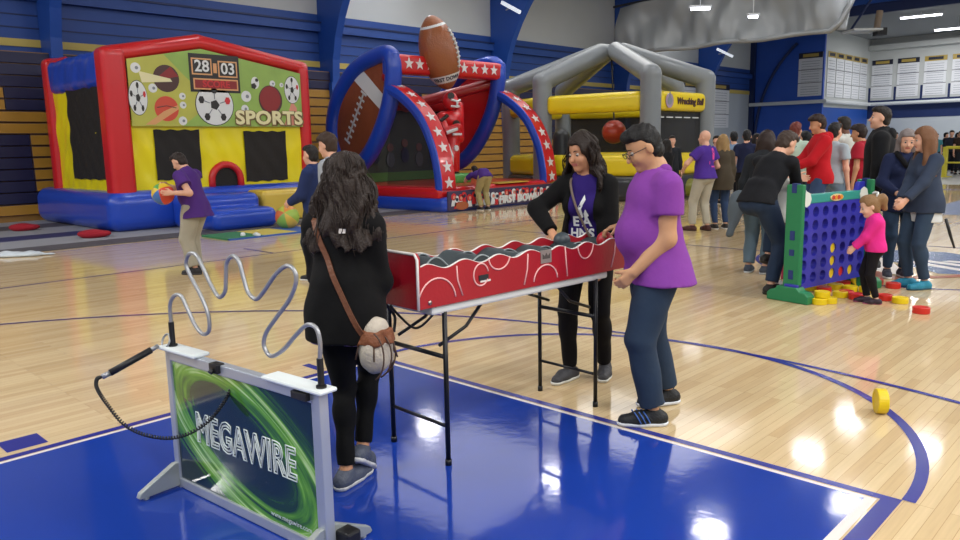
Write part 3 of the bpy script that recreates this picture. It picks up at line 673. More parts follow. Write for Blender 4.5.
m = MB(); m.tube([(.6, 0, 0), (.7, 0, .8)], .13, 10, 0); m.bb(.55, .95, -.2, .2, -.2, .1, 1); m.tube([(-.5, 0, .0), (.4, 0, 1.4)], .05, 8, 2); m.build('mount', [mat('mount_tan', '9c8a78', .6), mat('mount_black', '1b1b1e', .5), BLUED], bb_)

# striped cover strips along the side of the court
m = MB(); ST = [(-11.0, -11.75, 0), (-11.75, -13.0, 1), (-13.0, -13.9, 2), (-13.9, -15.3, 1), (-15.3, -16.4, 0), (-16.4, -17.5, 1)]
for a, b, mi in ST: m.bb(b, a, -6, 12.5, 0.0, .012, mi)
tag(m.build('floor_runner', [mat('runner_charcoal', '4c4a50', .7), mat('runner_grey', '8e9096', .7), mat('runner_navy', '2a2c5a', .7)]), 'striped grey and navy floor runner along the bleachers', 'floor runner')
# ------------------------------------------------------------------ wire maze game on its panel stand
ALU = mat('brushed_aluminium', 'b4bac4', .35, .5, var=.05); BLK = mat('black_plastic', '141416', .45); STEEL = mat('wire_steel', 'a4a6aa', .38, .7)
WPL = mat('white_plastic', 'dfe6e6', .4)
A0 = np.array((-.745, -2.025)); A1 = np.array((.295, -1.94)); ra = math.atan2(A1[1]-A0[1], A1[0]-A0[0]); Lm = float(np.linalg.norm(A1-A0))
mw = thing('wire_maze_game', 'steel wire maze game on an aluminium panel stand lettered MEGAWIRE', 'game', (A0[0], A0[1], 0), ra)
mwM = Matrix.Translation((A0[0], A0[1], 0)) @ Matrix.Rotation(ra, 4, 'Z'); mwI = mwM.inverted()
HT = .662
m = MB(); m.bb(-.02, .02, -.022, .022, .0, HT); m.bb(Lm-.02, Lm+.03, -.022, .022, 0, HT); m.bb(0, Lm, -.022, .022, HT-.045, HT); m.bb(0, Lm, -.022, .022, .004, .05)
m.build('frame', [ALU], mw, bevel=.004)
def artmat():
    m = bpy.data.materials.new('green_swirl_print'); m.use_nodes = True; nt = m.node_tree; N = nt.nodes; L = nt.links; b = N['Principled BSDF']
    tc = N.new('ShaderNodeTexCoord'); sx = N.new('ShaderNodeSeparateXYZ'); L.new(tc.outputs['Object'], sx.inputs[0])
    def mth(op, a, b_=None, c=None):
        n = N.new('ShaderNodeMath'); n.operation = op
        for i, v in enumerate((a, b_, c)):
            if v is None: continue
            if isinstance(v, (int, float)): n.inputs[i].default_value = v
            else: L.new(v, n.inputs[i])
        return n.outputs[0]
    u = mth('DIVIDE', mth('SUBTRACT', sx.outputs['X'], .52), .52); v = mth('DIVIDE', mth('SUBTRACT', sx.outputs['Z'], .34), .28)
    k = mth('ADD', mth('MULTIPLY', u, .5), v)                                    # tilted ellipse
    k2 = mth('SUBTRACT', u, mth('MULTIPLY', v, -.15))
    r = mth('SQRT', mth('ADD', mth('POWER', k, 2), mth('POWER', k2, 2)))
    an = mth('ARCTAN2', k, k2)
    cb = N.new('ShaderNodeCombineXYZ'); L.new(mth('MULTIPLY', r, 9), cb.inputs[0]); L.new(mth('MULTIPLY', an, .55), cb.inputs[1])
    n = N.new('ShaderNodeTexNoise'); n.inputs['Scale'].default_value = 1.3; n.inputs['Detail'].default_value = 5; L.new(cb.outputs[0], n.inputs['Vector'])
    ring = mth('MAXIMUM', mth('SUBTRACT', 1.0, mth('MULTIPLY', mth('ABSOLUTE', mth('SUBTRACT', r, .95)), 2.3)), 0)
    st = mth('MULTIPLY', ring, mth('POWER', mth('MULTIPLY', n.outputs['Fac'], 1.75), 2.6))
    cr = N.new('ShaderNodeValToRGB'); e = cr.color_ramp.elements; e[0].position = 0; e[0].color = (*lin('1c2f36'), 1); e[1].position = .98; e[1].color = (*lin('bcdc94'), 1)
    for p, c in ((.18, '25452e'), (.42, '4f8a28'), (.7, '74ae3a')): x = e.new(p); x.color = (*lin(c), 1)
    L.new(st, cr.inputs[0]); L.new(cr.outputs[0], b.inputs['Base Color']); b.inputs['Roughness'].default_value = .08
    b.inputs['Coat Weight'].default_value = .3
    return m
m = MB(); m.bb(.02, Lm-.02, -.012, .012, .05, HT-.045); pan = m.build('printed_panel', [artmat()], mw)
tm = mat('lettering_white', 'dfe8e4', .3); tM = frame((Lm*.52, -.0135, .33), (1, 0, -.0), (0.0, 0, 1))
lt1 = text('lettering', 'MEGAWIRE', .185, tM @ Matrix.Scale(.72, 4, (1, 0, 0)), tm, pan, outline=.0026, bold=.006, spacing=1.08)
text('lettering', 'MEGAWIRE', .185, tM @ Matrix.Scale(.72, 4, (1, 0, 0)), tm, pan, outline=.0016, bold=-.006, spacing=1.08)
text('caption', 'www.megawire.com', .032, frame((Lm-.2, -.0135, .085), (1, 0, 0), (0, 0, 1)), tm, pan)
for x, nm in ((.0, -1), (Lm+.005, 1)):
    for sy in (-1, 1):
        m = MB(); m.prism([(0, .012), (0, .125), (.02, .125), (.19, .04), (.2, .018), (.19, .012)], frame((x-.015, sy*.02, 0), (0, sy, 0), (0, 0, 1)), .03 if sy > 0 else -.03)
        m.tube([(x, sy*.18, .014), (x, sy*.18, .0)], .014, 10, 0); m.build('foot', [mat('foot_silver', 'aab0ae', .4, .5)], mw, bevel=.004)
for x0, x1 in ((-.05, .25), (Lm-.30, Lm+.06)):
    m = MB(); m.bb(x0, x1, -.042, .045, HT, HT+.018); m.build('top_pad', [WPL], mw, bevel=.008)
m = MB(); m.bb(.37, .43, -.04, .0, HT-.035, HT+.006); m.tube([(.40, -.04, HT-.02), (.40, -.055, HT-.03)], .012, 8); m.build('latch', [BLK], mw, bevel=.003); m = MB(); m.bb(Lm-.11, Lm-.02, -.045, -.022, HT-.035, HT-.005); m.build('latch', [BLK], mw, bevel=.003)
m = MB(); m.bb(Lm+.01, Lm+.09, .03, .1, .0, .1); m.build('battery_box', [BLK], mw, bevel=.01)
# the wire: points seen in the vertical plane of the panel
nrm2 = np.array((-(A1-A0)[1], (A1-A0)[0])); 
def onpanel(x, y):
    r = pray(x, y); t = ((A0 - CAM) @ nrm2)/(r[:2] @ nrm2); p = np.array([CAM[0], CAM[1], CAMH]) + r*t; return np.array(mwI @ Vector(p))
WP = [(172, 340), (171, 322), (170, 305), (174, 296), (181, 296), (187, 308), (195, 325), (203, 334), (209, 330), (208, 314), (200, 294), (191, 277), (186, 264), (189, 254), (196, 255), (203, 268), (211, 285), (219, 297), (225, 291), (226, 276), (227, 262), (233, 256), (239, 262), (243, 276), (248, 292), (256, 299), (264, 291), (275, 275), (286, 266), (294, 270), (296, 282), (289, 300), (276, 318), (266, 333), (264, 346), (271, 356), (283, 350), (296, 335), (307, 325), (316, 328), (320, 342), (320, 362), (320, 385)]
P3 = [onpanel(*p) for p in WP]; P3[0][2] = HT+.012; P3[-1][2] = HT+.012; P3[-1][0] = P3[-2][0]; P3[0][0] = P3[1][0]
m = MB(); m.tube(spline(P3, 6), .0085, 12); m.build('bent_wire', [STEEL], mw, smooth=True)
for a, b in ((P3[0], P3[1]), (P3[-1], P3[-2])):
    m = MB(); a = a.copy(); b2 = a + (b-a)*(.9 if a is not P3[0] else 1); b2[2] = HT + .13; m.tube([a, b2], .0125, 12); m.tube([a, a+np.array([0, 0, .015])], .02, 12); m.build('wire_sleeve', [BLK], mw, smooth=False)
# wand
wd = thing('wand', 'black handled wand hooked on the wire maze, coiled cable hanging from it', 'wand', at(160, 345, 3.38))
wl_ = lambda x, y, d: at(x, y, d) - at(160, 345, 3.38)
h0, h1 = wl_(151, 350, 3.34), wl_(110, 373, 3.22)
m = MB(); m.tube([h0, h1], .0155, 12); m.build('handle', [BLK], wd, smooth=True)
m = MB(); m.tube([h0, wl_(158, 346, 3.37)], .010, 10); m.tube([h1, wl_(102, 377, 3.20)], .012, 10)
rg = [wl_(166, 341, 3.40) + np.array([math.cos(a)*.035, math.sin(a)*.012, math.sin(a)*.03]) for a in np.linspace(0, 2*PI, 20, endpoint=False)]
m.tube(rg, .005, 8, closed=True); m.build('metal_tip', [STEEL], wd, smooth=True)
cab = spline([wl_(102, 377, 3.20), wl_(97, 379, 3.19), wl_(97, 388, 3.18), wl_(107, 404, 3.15), wl_(125, 425, 3.12), wl_(150, 436, 3.08), wl_(178, 437, 3.05), wl_(205, 424, 3.05), wl_(224, 402, 3.08), wl_(234, 380, 3.11), wl_(239, 370, 3.13)], 60)
cab = [p for p in cab]; out = []; 
for i, p in enumerate(cab):
    t_ = cab[min(i+1, len(cab)-1)] - cab[max(i-1, 0)]; t_ = nrm(t_); u_ = nrm(np.cross(t_, [0, 1, 0.3])); v_ = np.cross(t_, u_); a = i*1.05; e = .006*min(1, i/30, (len(cab)-1-i)/30)
    out.append(p + u_*math.cos(a)*e + v_*math.sin(a)*e)
m = MB(); m.tube(out, .0036, 6); m.build('coiled_cable', [BLK], wd, smooth=True)

# ------------------------------------------------------------------ folding table and the long red ball-roll game
rt = R_(-2.5)
tb = thing('folding_table', 'narrow white topped folding table with black legs under the red ball game', 'table', (-.145, -.46, 0), rt)
m = MB(); m.bb(-.245, .215, -.655, .70, .768, .812); m.build('table_top', [mat('table_white', 'dcdeda', .45)], tb, bevel=.012)
for yy, sg in ((-.57, 1), (.60, -1)):
    for xx in (-.235, .205):
        m = MB(); m.tube([(xx, yy, 0), (xx, yy, .775)], .0125, 10); m.tube([(xx, yy, 0), (xx, yy, .03)], .016, 10); m.build('leg', [mat('leg_black', '17181c', .35, .3)], tb, smooth=True)
    for z_, r_ in ((.20, .009), (.55, .012)): m = MB(); m.tube([(-.235, yy, z_), (.205, yy, z_)], r_, 8); m.build('crossbar', [mat('leg_black', '17181c')], tb, smooth=True)
    for x_ in (-.16, .16): m = MB(); m.tube([(x_, yy, .60), (x_, yy+sg*.18, .665), (x_, yy+sg*.30, .775)], .009, 8); m.build('brace', [mat('leg_black', '17181c')], tb, smooth=True)
RED = mat('game_red', 'a81526', .4, var=.05, bump=.08, bscale=60); WED = mat('white_edge', 'e6e0dc', .5); DGR = mat('lane_grey', '2d383c', .55)
gx = thing('ball_roll_game', 'long red wavy sided ball rolling game with two grey humped lanes', 'game', (.05, -1.215, .812), rt)
LG, WG, TH = 1.72, .36, .018
def wav(y): return .192 - .022*y/LG + .014*math.cos(2*PI*(y-.06)/.235)*min(1, y/.05) 
for nm, x, lab in (('side_board', -TH, None), ('side_board', -WG, None)):
    m = MB(); n = 120; lo_ = []; 
    ys = np.linspace(0, LG, n)
    poly = [(0, 0), (LG, 0)] + [(y, wav(y) if y > .03 else wav(.03)) for y in ys[::-1]]
    m.prism(poly, frame((x, 0, 0), (0, 1, 0), (0, 0, 1)), TH, 0)
    sb = m.build(nm, [RED], gx)
    m = MB(); pts = [(x+TH/2, y, wav(max(y, .03))+.001) for y in ys]; m.tube(pts, TH*.46, 6, flat=.35); m.build('white_edging', [WED], sb, smooth=True)
m = MB(); ep = [(0, 0), (WG+.01, 0), (WG+.01, .235), (WG-.01, .258), (.02, .262), (0, .242)]
m.prism(ep, frame((0.002, -.002, 0), (-1, 0, 0), (0, 0, 1)), .018, 0)
eb = m.build('end_board', [RED], gx); m = MB(); m.tube([(.006, -.004, 0), (.006, -.004, .235), (-.012, -.004, .258), (-WG+.02, -.004, .262), (-WG-.01, -.004, .24)], .007, 8); m.build('white_edging', [WED], eb, smooth=True)
m = MB(); m.bb(-WG, 0, LG, LG+.016, 0, .15); m.build('end_board', [RED], gx)
for li, (xa, xb, ph) in enumerate(((-.175, -.02, 0), (-.34, -.185, .055))):
    m = MB(); n = 150; ys = np.linspace(.02, LG-.01, n)
    zz = [.176 + (.045*math.exp(-y*1.1)+.008)*math.cos(2*PI*(y-.13-ph)/.30) - .046*min(1, y/1.2) for y in ys]
    m.prism([(.02, .0), (LG-.01, .0)] + [(y, z) for y, z in zip(ys[::-1], zz[::-1])], frame((xa, 0, .01), (0, 1, 0), (0, 0, 1)), xb-xa, 0)
    ln = m.build('hump_lane', [DGR], gx); ln.data.shade_smooth() if 0 else None
    m = MB(); m.tube([(xb, y, z+.012) for y, z in zip(ys, zz)], .004, 6); m.build('lane_rim', [mat('rim_pale', '8f9a9c', .4)], ln, smooth=True)
# white line art, plate and slot on the near side board
m = MB(); X = .0012
def ln_(pts, r=.0042): m.tube([(X, y, z) for y, z in pts], r, 6)
ln_([(.0+.115*(1-math.cos(a)), .0 + .02 + .115*math.sin(a)) for a in np.linspace(.35, PI-.1, 16)])
ln_([(.24, .178), (.245, .11), (.275, .03)]); ln_([(.40+.05*math.cos(a), .115+.055*math.sin(a)) for a in np.linspace(.2, 2*PI-.5, 26)])
ln_([(.53+.075*math.cos(a), .19+.065*math.sin(a)) for a in np.linspace(PI+.1, 2*PI-.1, 16)]); ln_([(.74, .18), (.735, .1), (.71, .02)])
ln_([(.88+.095*math.cos(a), .02+.085*math.sin(a)) for a in np.linspace(.05, PI-.05, 16)]); ln_([(1.04, .185), (1.05, .1), (1.06, .02)])
ln_([(1.22+.07*math.cos(a), .185+.085*math.sin(a)) for a in np.linspace(PI+.1, 2*PI-.1, 16)]); ln_([(1.5, .18), (1.49, .1), (1.46, .02)])
sbn = [o for o in gx.children if o.name.startswith('side_board')][0]
m.build('line_pattern', [mat('line_pink_white', 'f0b8b4', .5)], sbn, smooth=True)
m = MB(); m.bb(-.001, .0035, .385, .45, .085, .112, 0); m.bb(-.001, .0025, .395, .465, .075, .085, 1); m.build('hand_slot', [mat('slot_dark', '23282c', .6), WED], sbn)
m = MB(); m.bb(-.001, .004, .84, .925, .115, .185, 0); m.prism([(-.03, -.012), (-.03, .016), (-.012, .003), (0, .02), (.012, .003), (.03, .016), (.03, -.012)], frame((.004, .882, .15), (0, 1, 0), (0, 0, 1)), .001, 1); m.build('crown_plate', [mat('plate_silver', 'a7a09a', .35, .5), mat('plate_dark', '57504c', .5)], sbn)
m = MB(); m.lathe([(.0001, .006), (.008, .006), (.012, 0)], (0, 0, 0), 12, M=Matrix.Rotation(PI/2, 3, 'Y')); me = m.mesh(smooth=True); me.transform(Matrix.Translation((.001, .07, .025))); link('bolt', me, [mat('bolt_steel', '9a8a86', .3, .9)], sbn)
m = MB(); m.tube(spline([(-.2, -.01, 0), (-.18, .03, -.06), (-.10, .06, -.11), (-.03, .10, -.05), (-.02, .12, 0)], 8), .006, 8); m.tube(spline([(-.26, .0, 0), (-.25, .05, -.07), (-.22, .02, -.14)], 6), .008, 8); m.build('strap', [BLK], gx, smooth=True)

# ------------------------------------------------------------------ balls and small things
def ball(c, r, cols, name, label, group=None):
    m = MB(); n, k = 28, 18; vs = []; fs = []; mi = []
    for i in range(k+1):
        for j in range(n): a, b = PI*i/k, 2*PI*j/n; vs.append((r*math.sin(a)*math.cos(b), r*math.sin(a)*math.sin(b), r*math.cos(a)))
    for i in range(k):
        for j in range(n): fs.append((i*n+j, (i+1)*n+j, (i+1)*n+(j+1) % n, i*n+(j+1) % n)); mi.append((j*len(cols)*1//n) % len(cols) if len(cols) > 1 else 0)
    o = len(m.v); m.v += vs; m.f += fs; m.m += mi
    me = m.mesh(name); bm = bmesh.new(); bm.from_mesh(me); bmesh.ops.remove_doubles(bm, verts=bm.verts, dist=1e-5); bm.to_mesh(me); bm.free(); me.shade_smooth()
    o = link(name, me, [mat('ball_'+c_, c_, .4) for c_ in cols]); o.location = c; o.rotation_euler = (R_(60), R_(25), R_(30)); return tag(o, label, 'ball', group)
# four in a row game
cr = thing('four_in_a_row_game', 'giant green and blue upright four in a row game', 'game', (-.145, 3.82, 0), math.atan2(1.22, .24))
GRN = mat('game_green', '1f7a4c', .45, bump=.1, bscale=20); BLG = mat('game_blue', '2f2fa6', .4, bump=.1, bscale=15); TEAL = mat('game_teal', '2c8f86', .45)
LB = 1.24
for i, x in enumerate((0, LB)):
    m = MB(); m.bb(x-.03, x+.03, 0, .17, .12, 1.13); post = m.build('side_post', [GRN], cr, bevel=.012)
    for z in (.22, .45, .6, 1.05): m = MB(); m.bb(x-.034, x+.034, .06, .11, z, z+(.09 if z != .45 else .06), 0); m.build('slot', [mat('slot_blue', '1b2f6e', .5)], post)
    m = MB(); m.prism([(-.17, 0), (-.17, .075), (-.13, .11), (-.08, .115), (-.05, .15), (.16, .15), (.19, .11), (.23, .105), (.27, .07), (.27, 0)], frame((x-.06, .05, 0), (0, 1, 0), (0, 0, 1)), .12, 0); ft = m.build('foot', [GRN], cr, bevel=.01)
    m = MB(); m.bb(x-.05, x+.05, .0, .14, .14, .175); m.build('foot_collar', [BLG], ft, bevel=.008)
# board with real holes
pz, px_ = .128, (LB-.06)/7
m = MB(); y0, y1 = .045, .125; nseg = 16; zb = .15
for i in range(7):
    for j in range(6):
        cx_, cz_ = .03 + px_*(i+.5), zb + pz*(j+.5) + .0; r_ = .052
        hx, hz = px_/2, pz/2; out = []; inn = []
        for k in range(nseg):
            a = 2*PI*(k+.5)/nseg; c_, s_ = math.cos(a), math.sin(a); t_ = min(hx/abs(c_) if abs(c_) > 1e-6 else 9, hz/abs(s_) if abs(s_) > 1e-6 else 9)
            out.append((cx_+c_*t_, cz_+s_*t_)); inn.append((cx_+c_*r_, cz_+s_*r_))
        # snap the four corner samples
        for k in range(nseg):
            x_, z_ = out[k]
            if nseg//8 and k in (1, 2, 5, 6, 9, 10, 13, 14): 
                pass
        vs = [(x_, y, z_) for y in (y0, y1) for x_, z_ in out] + [(x_, y, z_) for y in (y0, y1) for x_, z_ in inn]
        n = nseg; fs = []
        for k in range(n):
            l = (k+1) % n; fs += [(k, l, 2*n+l, 2*n+k), (n+l, n+k, 3*n+k, 3*n+l), (2*n+k, 2*n+l, 3*n+l, 3*n+k)]
        m.add(vs, fs)
        for sx_ in (-1, 1):
            for sz_ in (-1, 1):  # corner fillets between the sampled rays
                ks = [k for k in range(n) if (math.cos(2*PI*(k+.5)/n)*sx_ > 0 and math.sin(2*PI*(k+.5)/n)*sz_ > 0)]
                a_, b_ = sorted(ks, key=lambda k: abs(abs(out[k][0]-cx_)-hx) + abs(abs(out[k][1]-cz_)-hz))[:2] if 0 else (None, None)
                side_x = [k for k in ks if abs(abs(out[k][0]-cx_)-hx) < 1e-6]; side_z = [k for k in ks if abs(abs(out[k][1]-cz_)-hz) < 1e-6]
                if side_x and side_z:
                    p = max(side_x, key=lambda k: abs(out[k][1]-cz_)); q = max(side_z, key=lambda k: abs(out[k][0]-cx_))
                    if p != q:
                        tri = [out[p], (cx_+sx_*hx, cz_+sz_*hz), out[q]]
                        for y in (y0, y1): m.add([(a[0], y, a[1]) for a in tri], [(0, 1, 2) if (sx_*sz_ > 0) == (y == y0) else (2, 1, 0)])
m.bb(.03, LB-.03, y0, y1, zb-.035, zb); m.bb(.03, LB-.03, y0, y1, zb+6*pz, zb+6*pz+.02)
brd = m.build('grid_board', [BLG], cr)
zt = zb+6*pz+.02
m = MB(); m.bb(.03, LB-.03, y0-.005, y1+.005, zt, zt+.085); tr_ = m.build('top_panel', [TEAL], cr, bevel=.008)
m = MB(); m.prism([(.03, 0), (LB-.03, 0), (LB-.03, .14), (LB-.13, .14), (LB-.18, .05), (.2, .035), (.14, .1), (.03, .1)], frame((0, y1, zt+.03), (1, 0, 0), (0, 0, 1)), .05, 0); m.build('top_rail', [BLG], cr, bevel=.008)
for x in (.1, LB-.12):
    m = MB(); m.prism(disc(.075, 8), frame((x, y0-.006, zt+.045), (1, 0, 0), (0, 0, 1)), .008, 0); m.build('badge', [mat('badge_white', 'd8ddd6', .5)], tr_)
m = MB(); m.prism(disc(.035, 20, 3.2), frame((LB/2, y0-.006, zt+.04), (1, 0, 0), (0, 0, 1)), .008, 0)
for q in range(4): m.prism(disc(.022, 12), frame((LB/2-.07+.047*q, y0-.012, zt+.04), (1, 0, 0), (0, 0, 1)), .008, 1 + q % 2)
m.build('badge', [mat('badge_cream', 'd9c58e', .5), mat('badge_red', 'c23a2a', .5), mat('badge_orange', 'd98a2a', .5)], tr_)
YD, RD = mat('disc_yellow', 'e2c40a', .4, bump=.15, bscale=50), mat('disc_red', 'c8281c', .4, bump=.15, bscale=50)
dm = MB(); dm.lathe([(.0001, .025), (.050, .025), (.053, .028), (.067, .028), (.071, .024), (.071, -.024), (.067, -.028), (.053, -.028), (.050, -.025), (.0001, -.025)], (0, 0, 0), 28)
dme = dm.mesh('game_disc', smooth=False); 
def gdisc(x, y, red, label, mode='flat', lvl=0, rz=0, group='loose game discs on the floor'):
    me = dme.copy(); o = link('game_disc', me, [RD if red else YD]); o.location = (x, y, .0285+lvl*.0565) if mode == 'flat' else (x, y, .0715); o.rotation_euler = (0, 0, rz) if mode == 'flat' else (PI/2, 0, rz)
    return tag(o, label, 'game disc', group)
g0 = lambda x, y: ground(x, y)[:2]
gdisc(*g0(880, 413), False, 'yellow disc standing on edge alone on the court arc', 'edge', rz=PSI+R_(78), group=None)
gdisc(*g0(921, 313), True, 'red disc lying alone right of the girl in pink')
DL = [(900, 303, 0, 'yellow disc lying just right of the girl in pink'), (884, 300, 1, 'red disc at the right heel of the girl in pink'), (856, 299, 1, 'red disc left of the girl in pink, in front'), (846, 296, 1, 'red disc behind the front red one beside the girl'), (829, 303, 0, 'yellow disc at the right of the front yellow pair'), (819, 304, 0, 'front yellow disc beside the green foot'), (840, 297, 0, 'yellow disc in the middle of the scatter'),
      (812, 290, 0, 'yellow disc under the board by the left post'), (824, 292, 1, 'red disc under the middle of the board'), (836, 289, 0, 'yellow disc below the board centre'), (850, 291, 0, 'yellow disc leaning in front of the board'), (866, 292, 0, 'yellow disc just left of the black trousers'), (843, 286, 1, 'red disc behind the board'), (893, 288, 1, 'red disc by the blue shoes'), (832, 284, 0, 'pale yellow disc behind the board'), (876, 284, 1, 'red disc behind the girl in pink'), (812, 283, 0, 'yellow disc behind the left of the board')]
for x, y, rd, lb in DL: gdisc(*g0(x, y), rd, lb)
p = g0(821, 303); gdisc(p[0], p[1]+.02, False, 'yellow disc stacked on the front yellow disc', lvl=1); gdisc(*g0(858, 286), False, 'yellow disc standing on edge by the far foot', 'edge', rz=PSI)
crM = Matrix.Translation((-.145, 3.82, 0)) @ Matrix.Rotation(math.atan2(1.22, .24), 4, 'Z')
for (i, j, rd, lb) in ((3, 0, 0, 'yellow disc in the lowest slot of the middle column'), (3, 1, 0, 'yellow disc second up in the middle column'), (3, 2, 0, 'yellow disc topmost in the middle column'), (4, 0, 1, 'red disc in the bottom slot of the board'), (5, 0, 0, 'yellow disc in the bottom slot near the far post')):
    me = dme.copy(); me.transform(Matrix.Scale(.9, 4)); me.transform(Matrix.Rotation(PI/2, 4, 'X')); o = link('game_disc', me, [RD if rd else YD]); o.matrix_world = crM @ Matrix.Translation((.03+px_*(i+.5), .085, zb+pz*(j+.5))); tag(o, lb, 'game disc', 'game discs dropped in the board')

# shoes, sandbags, towel, foam mat
for i, (x, y) in enumerate(((243, 237), (257, 237))):
    g = ground(x, y); S = Solid(); S.cone((0, -.08, .045), (0, .03, .04), .04, .043); S.cone((0, .03, .04), (0, .12, .03), .043, .034); S.cut((0, 0, 0), (0, 0, -1)); S.ell((0, -.07, .09), (.026, .04, .03), sub=True)
    o = S.build('sneaker', .01, [mat('sneaker_white', 'd9dedd', .5)]); o.location = g; o.rotation_euler = (0, 0, R_(60+20*i)); tag(o, ['white sneaker left empty before the blue step, nearer the boy in purple', 'white sneaker left empty before the blue step, nearer the green mat'][i], 'shoe', 'white sneakers on the floor')
for i, (x, y) in enumerate(((95, 238), (25, 231))):
    g = ground(x, y); S = Solid(); S.ell((0, 0, .07), (.30, .17, .085), k=.02); S.cut((0, 0, .0), (0, 0, -1)); S.noise(.01, 9)
    o = S.build('sandbag', .025, [cloth('9c2430')]); o.location = (g[0], g[1], .012); o.rotation_euler = (0, 0, PSI+R_(10)); tag(o, ['red sandbag against the corner of the bounce house', 'red sandbag near the bleachers at the view edge'][i], 'sandbag', 'red sandbags')
g = ground(14, 256); S = Solid(); S.ell((0, 0, .02), (.42, .2, .045)); S.ell((.35, .05, .02), (.3, .07, .03)); S.noise(.012, 14); S.cut((0, 0, 0), (0, 0, -1)); o = S.build('towel', .02, [cloth('c4ccd2')]); o.location = (g[0], g[1], .002); o.rotation_euler = (0, 0, PSI); tag(o, 'white towel dropped on the floor at the view edge', 'towel')
m = MB(); mats3 = [mat('foam_green', '2e7a50', .6), mat('foam_yellow', 'cdbb55', .6), mat('foam_blue', '2f5aa8', .6)]
m.bb(-10.75, -9.75, 3.05, 3.75, 0, .03, 0); m.bb(-10.75, -9.75, 3.75, 4.45, 0, .03, 1); m.bb(-10.75, -9.75, 4.45, 5.0, 0, .03, 2); m.bb(-9.78, -9.7, 3.05, 5.0, 0, .028, 2)
tag(m.build('foam_mat', mats3), 'green, yellow and blue foam mat before the blue step', 'mat')
gk = ground(288, 229); ball((gk[0], gk[1], .235), .235, ['9dbb4a', 'd98a3c', 'b8c24e', 'cf6a3a', '7fae58', 'd8b24a'], 'play_ball', 'large green and orange play ball beside the cream block')
# ------------------------------------------------------------------ bounce house
VR, VB, VY, VBK = vinyl('cc1f24'), vinyl('1f47b8'), vinyl('f2e010'), mat('mesh_black', '17120f', .7, bump=.3, bscale=8)
NET = mat('net_dark', '1a1614', .8, bump=.4, bscale=14)
bh = thing('bounce_house', 'red, yellow and blue bounce house with a ball covered SPORTS banner', 'bounce house', (-15.0, 4.8, 0))
def at0(o, root):                                   # parts are modelled in world coordinates, then hung on their thing
    o.data.transform(Matrix.Translation(-Vector(root.location))); return o
hv = .035
S = Solid(); S.box((-15.0, 4.78, .40), (2.28, 2.55, .40), .26); at0(S.build('base', .045, [VB], bh), bh)
for c, hh, nm in (((-13.1, 2.62, 2.1), (.24, .24, 1.48), 'corner_column'), ((-13.1, 6.92, 2.05), (.2, .15, 1.45), 'corner_column'), ((-16.35, 2.62, 2.15), (.2, .2, 1.5), 'corner_column'), ((-16.35, 6.9, 2.1), (.2, .2, 1.5), 'corner_column')):
    S = Solid(); S.box(c, hh, .13); at0(S.build(nm, hv, [VR], bh), bh)
S = Solid(); S.cone((-13.08, 2.55, 3.43), (-13.08, 4.42, 3.80), .17, .17); S.cone((-13.08, 4.42, 3.80), (-13.08, 6.95, 3.42), .17, .15); at0(S.build('roof_beam', hv, [VR], bh), bh)
S = Solid(); S.cone((-16.35, 2.6, 3.5), (-16.35, 4.5, 3.7), .16, .16); S.cone((-16.35, 4.5, 3.7), (-16.35, 6.9, 3.5), .16, .16); S.cone((-16.35, 2.58, 3.5), (-15.3, 2.58, 3.56), .12, .05); at0(S.build('roof_beam', .045, [VR], bh), bh)
S = Solid(); S.box((-14.75, 2.6, 3.2), (1.45, .16, .36), .14); S.noise(.012, 7); at0(S.build('side_top_panel', .04, [VB], bh), bh)
S = Solid(); S.box((-14.72, 4.7, 3.3), (1.5, 2.1, .1), .08); at0(S.build('roof_sheet', .05, [VB], bh), bh)
S = Solid(); S.box((-14.75, 2.62, 1.85), (1.5, .10, 1.15), .06); S.noise(.01, 8); sp_ = at0(S.build('side_wall', .04, [VY], bh), bh)
m = MB(); n = 24
vs = [(-15.3 + 1.9*i/n + .015*math.sin(i*2+j), 2.495 - .01*math.sin(i*1.1+j*.8), 1.02 + (1.9)*j/n + .012*math.sin(i+j)) for i in range(n+1) for j in range(n+1)]
m.add(vs, [(i*(n+1)+j, (i+1)*(n+1)+j, (i+1)*(n+1)+j+1, i*(n+1)+j+1) for i in range(n) for j in range(n)]); at0(link('mesh_window', m.mesh(smooth=True), [NET], bh), bh)
S = Solid(); S.box((-13.1, 4.85, 1.45), (.09, 2.05, .75), .06); S.noise(.008, 9); S.box((-13.1, 4.82, .95), (.3, .34, .34), .3, sub=True); fw_ = at0(S.build('front_wall', .035, [VY], bh), bh)
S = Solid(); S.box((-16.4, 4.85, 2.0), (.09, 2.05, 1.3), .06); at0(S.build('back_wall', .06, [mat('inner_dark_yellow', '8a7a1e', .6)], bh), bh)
for y0, y1, z0, z1 in ((3.30, 4.27, .98, 2.0), (5.30, 6.36, .86, 1.97)):
    m = MB(); n = 16; vs = [(-12.985 + .008*math.sin(i+j*.7), y0+(y1-y0)*i/n, z0+(z1-z0)*j/n + .012*math.sin(i*1.3)*(j in (0, n))) for i in range(n+1) for j in range(n+1)]
    m.add(vs, [(i*(n+1)+j, (i+1)*(n+1)+j, (i+1)*(n+1)+j+1, i*(n+1)+j+1) for i in range(n) for j in range(n)]); at0(link('mesh_window', m.mesh(smooth=True), [VBK], bh), bh)
m = MB(); pts = [(-12.99, 4.82-.34, .72)] + [(-12.99, 4.82-.34*math.cos(a), .93+.33*math.sin(a)) for a in np.linspace(0, PI, 14)] + [(-12.99, 4.82+.34, .72)]
m.tube(pts, .075, 10); at0(m.build('door_arch', [VR], bh, smooth=True), bh)
m = MB(); m.prism([(-.3, 0), (.3, 0)] + [(.3*math.cos(a), .2+.28*math.sin(a)) for a in np.linspace(0, PI, 12)], frame((-13.02, 4.82, .74), (0, 1, 0), (0, 0, 1)), .01); at0(m.build('entry_dark', [VBK], bh), bh)  # black sheet stands in for the dark entry hole
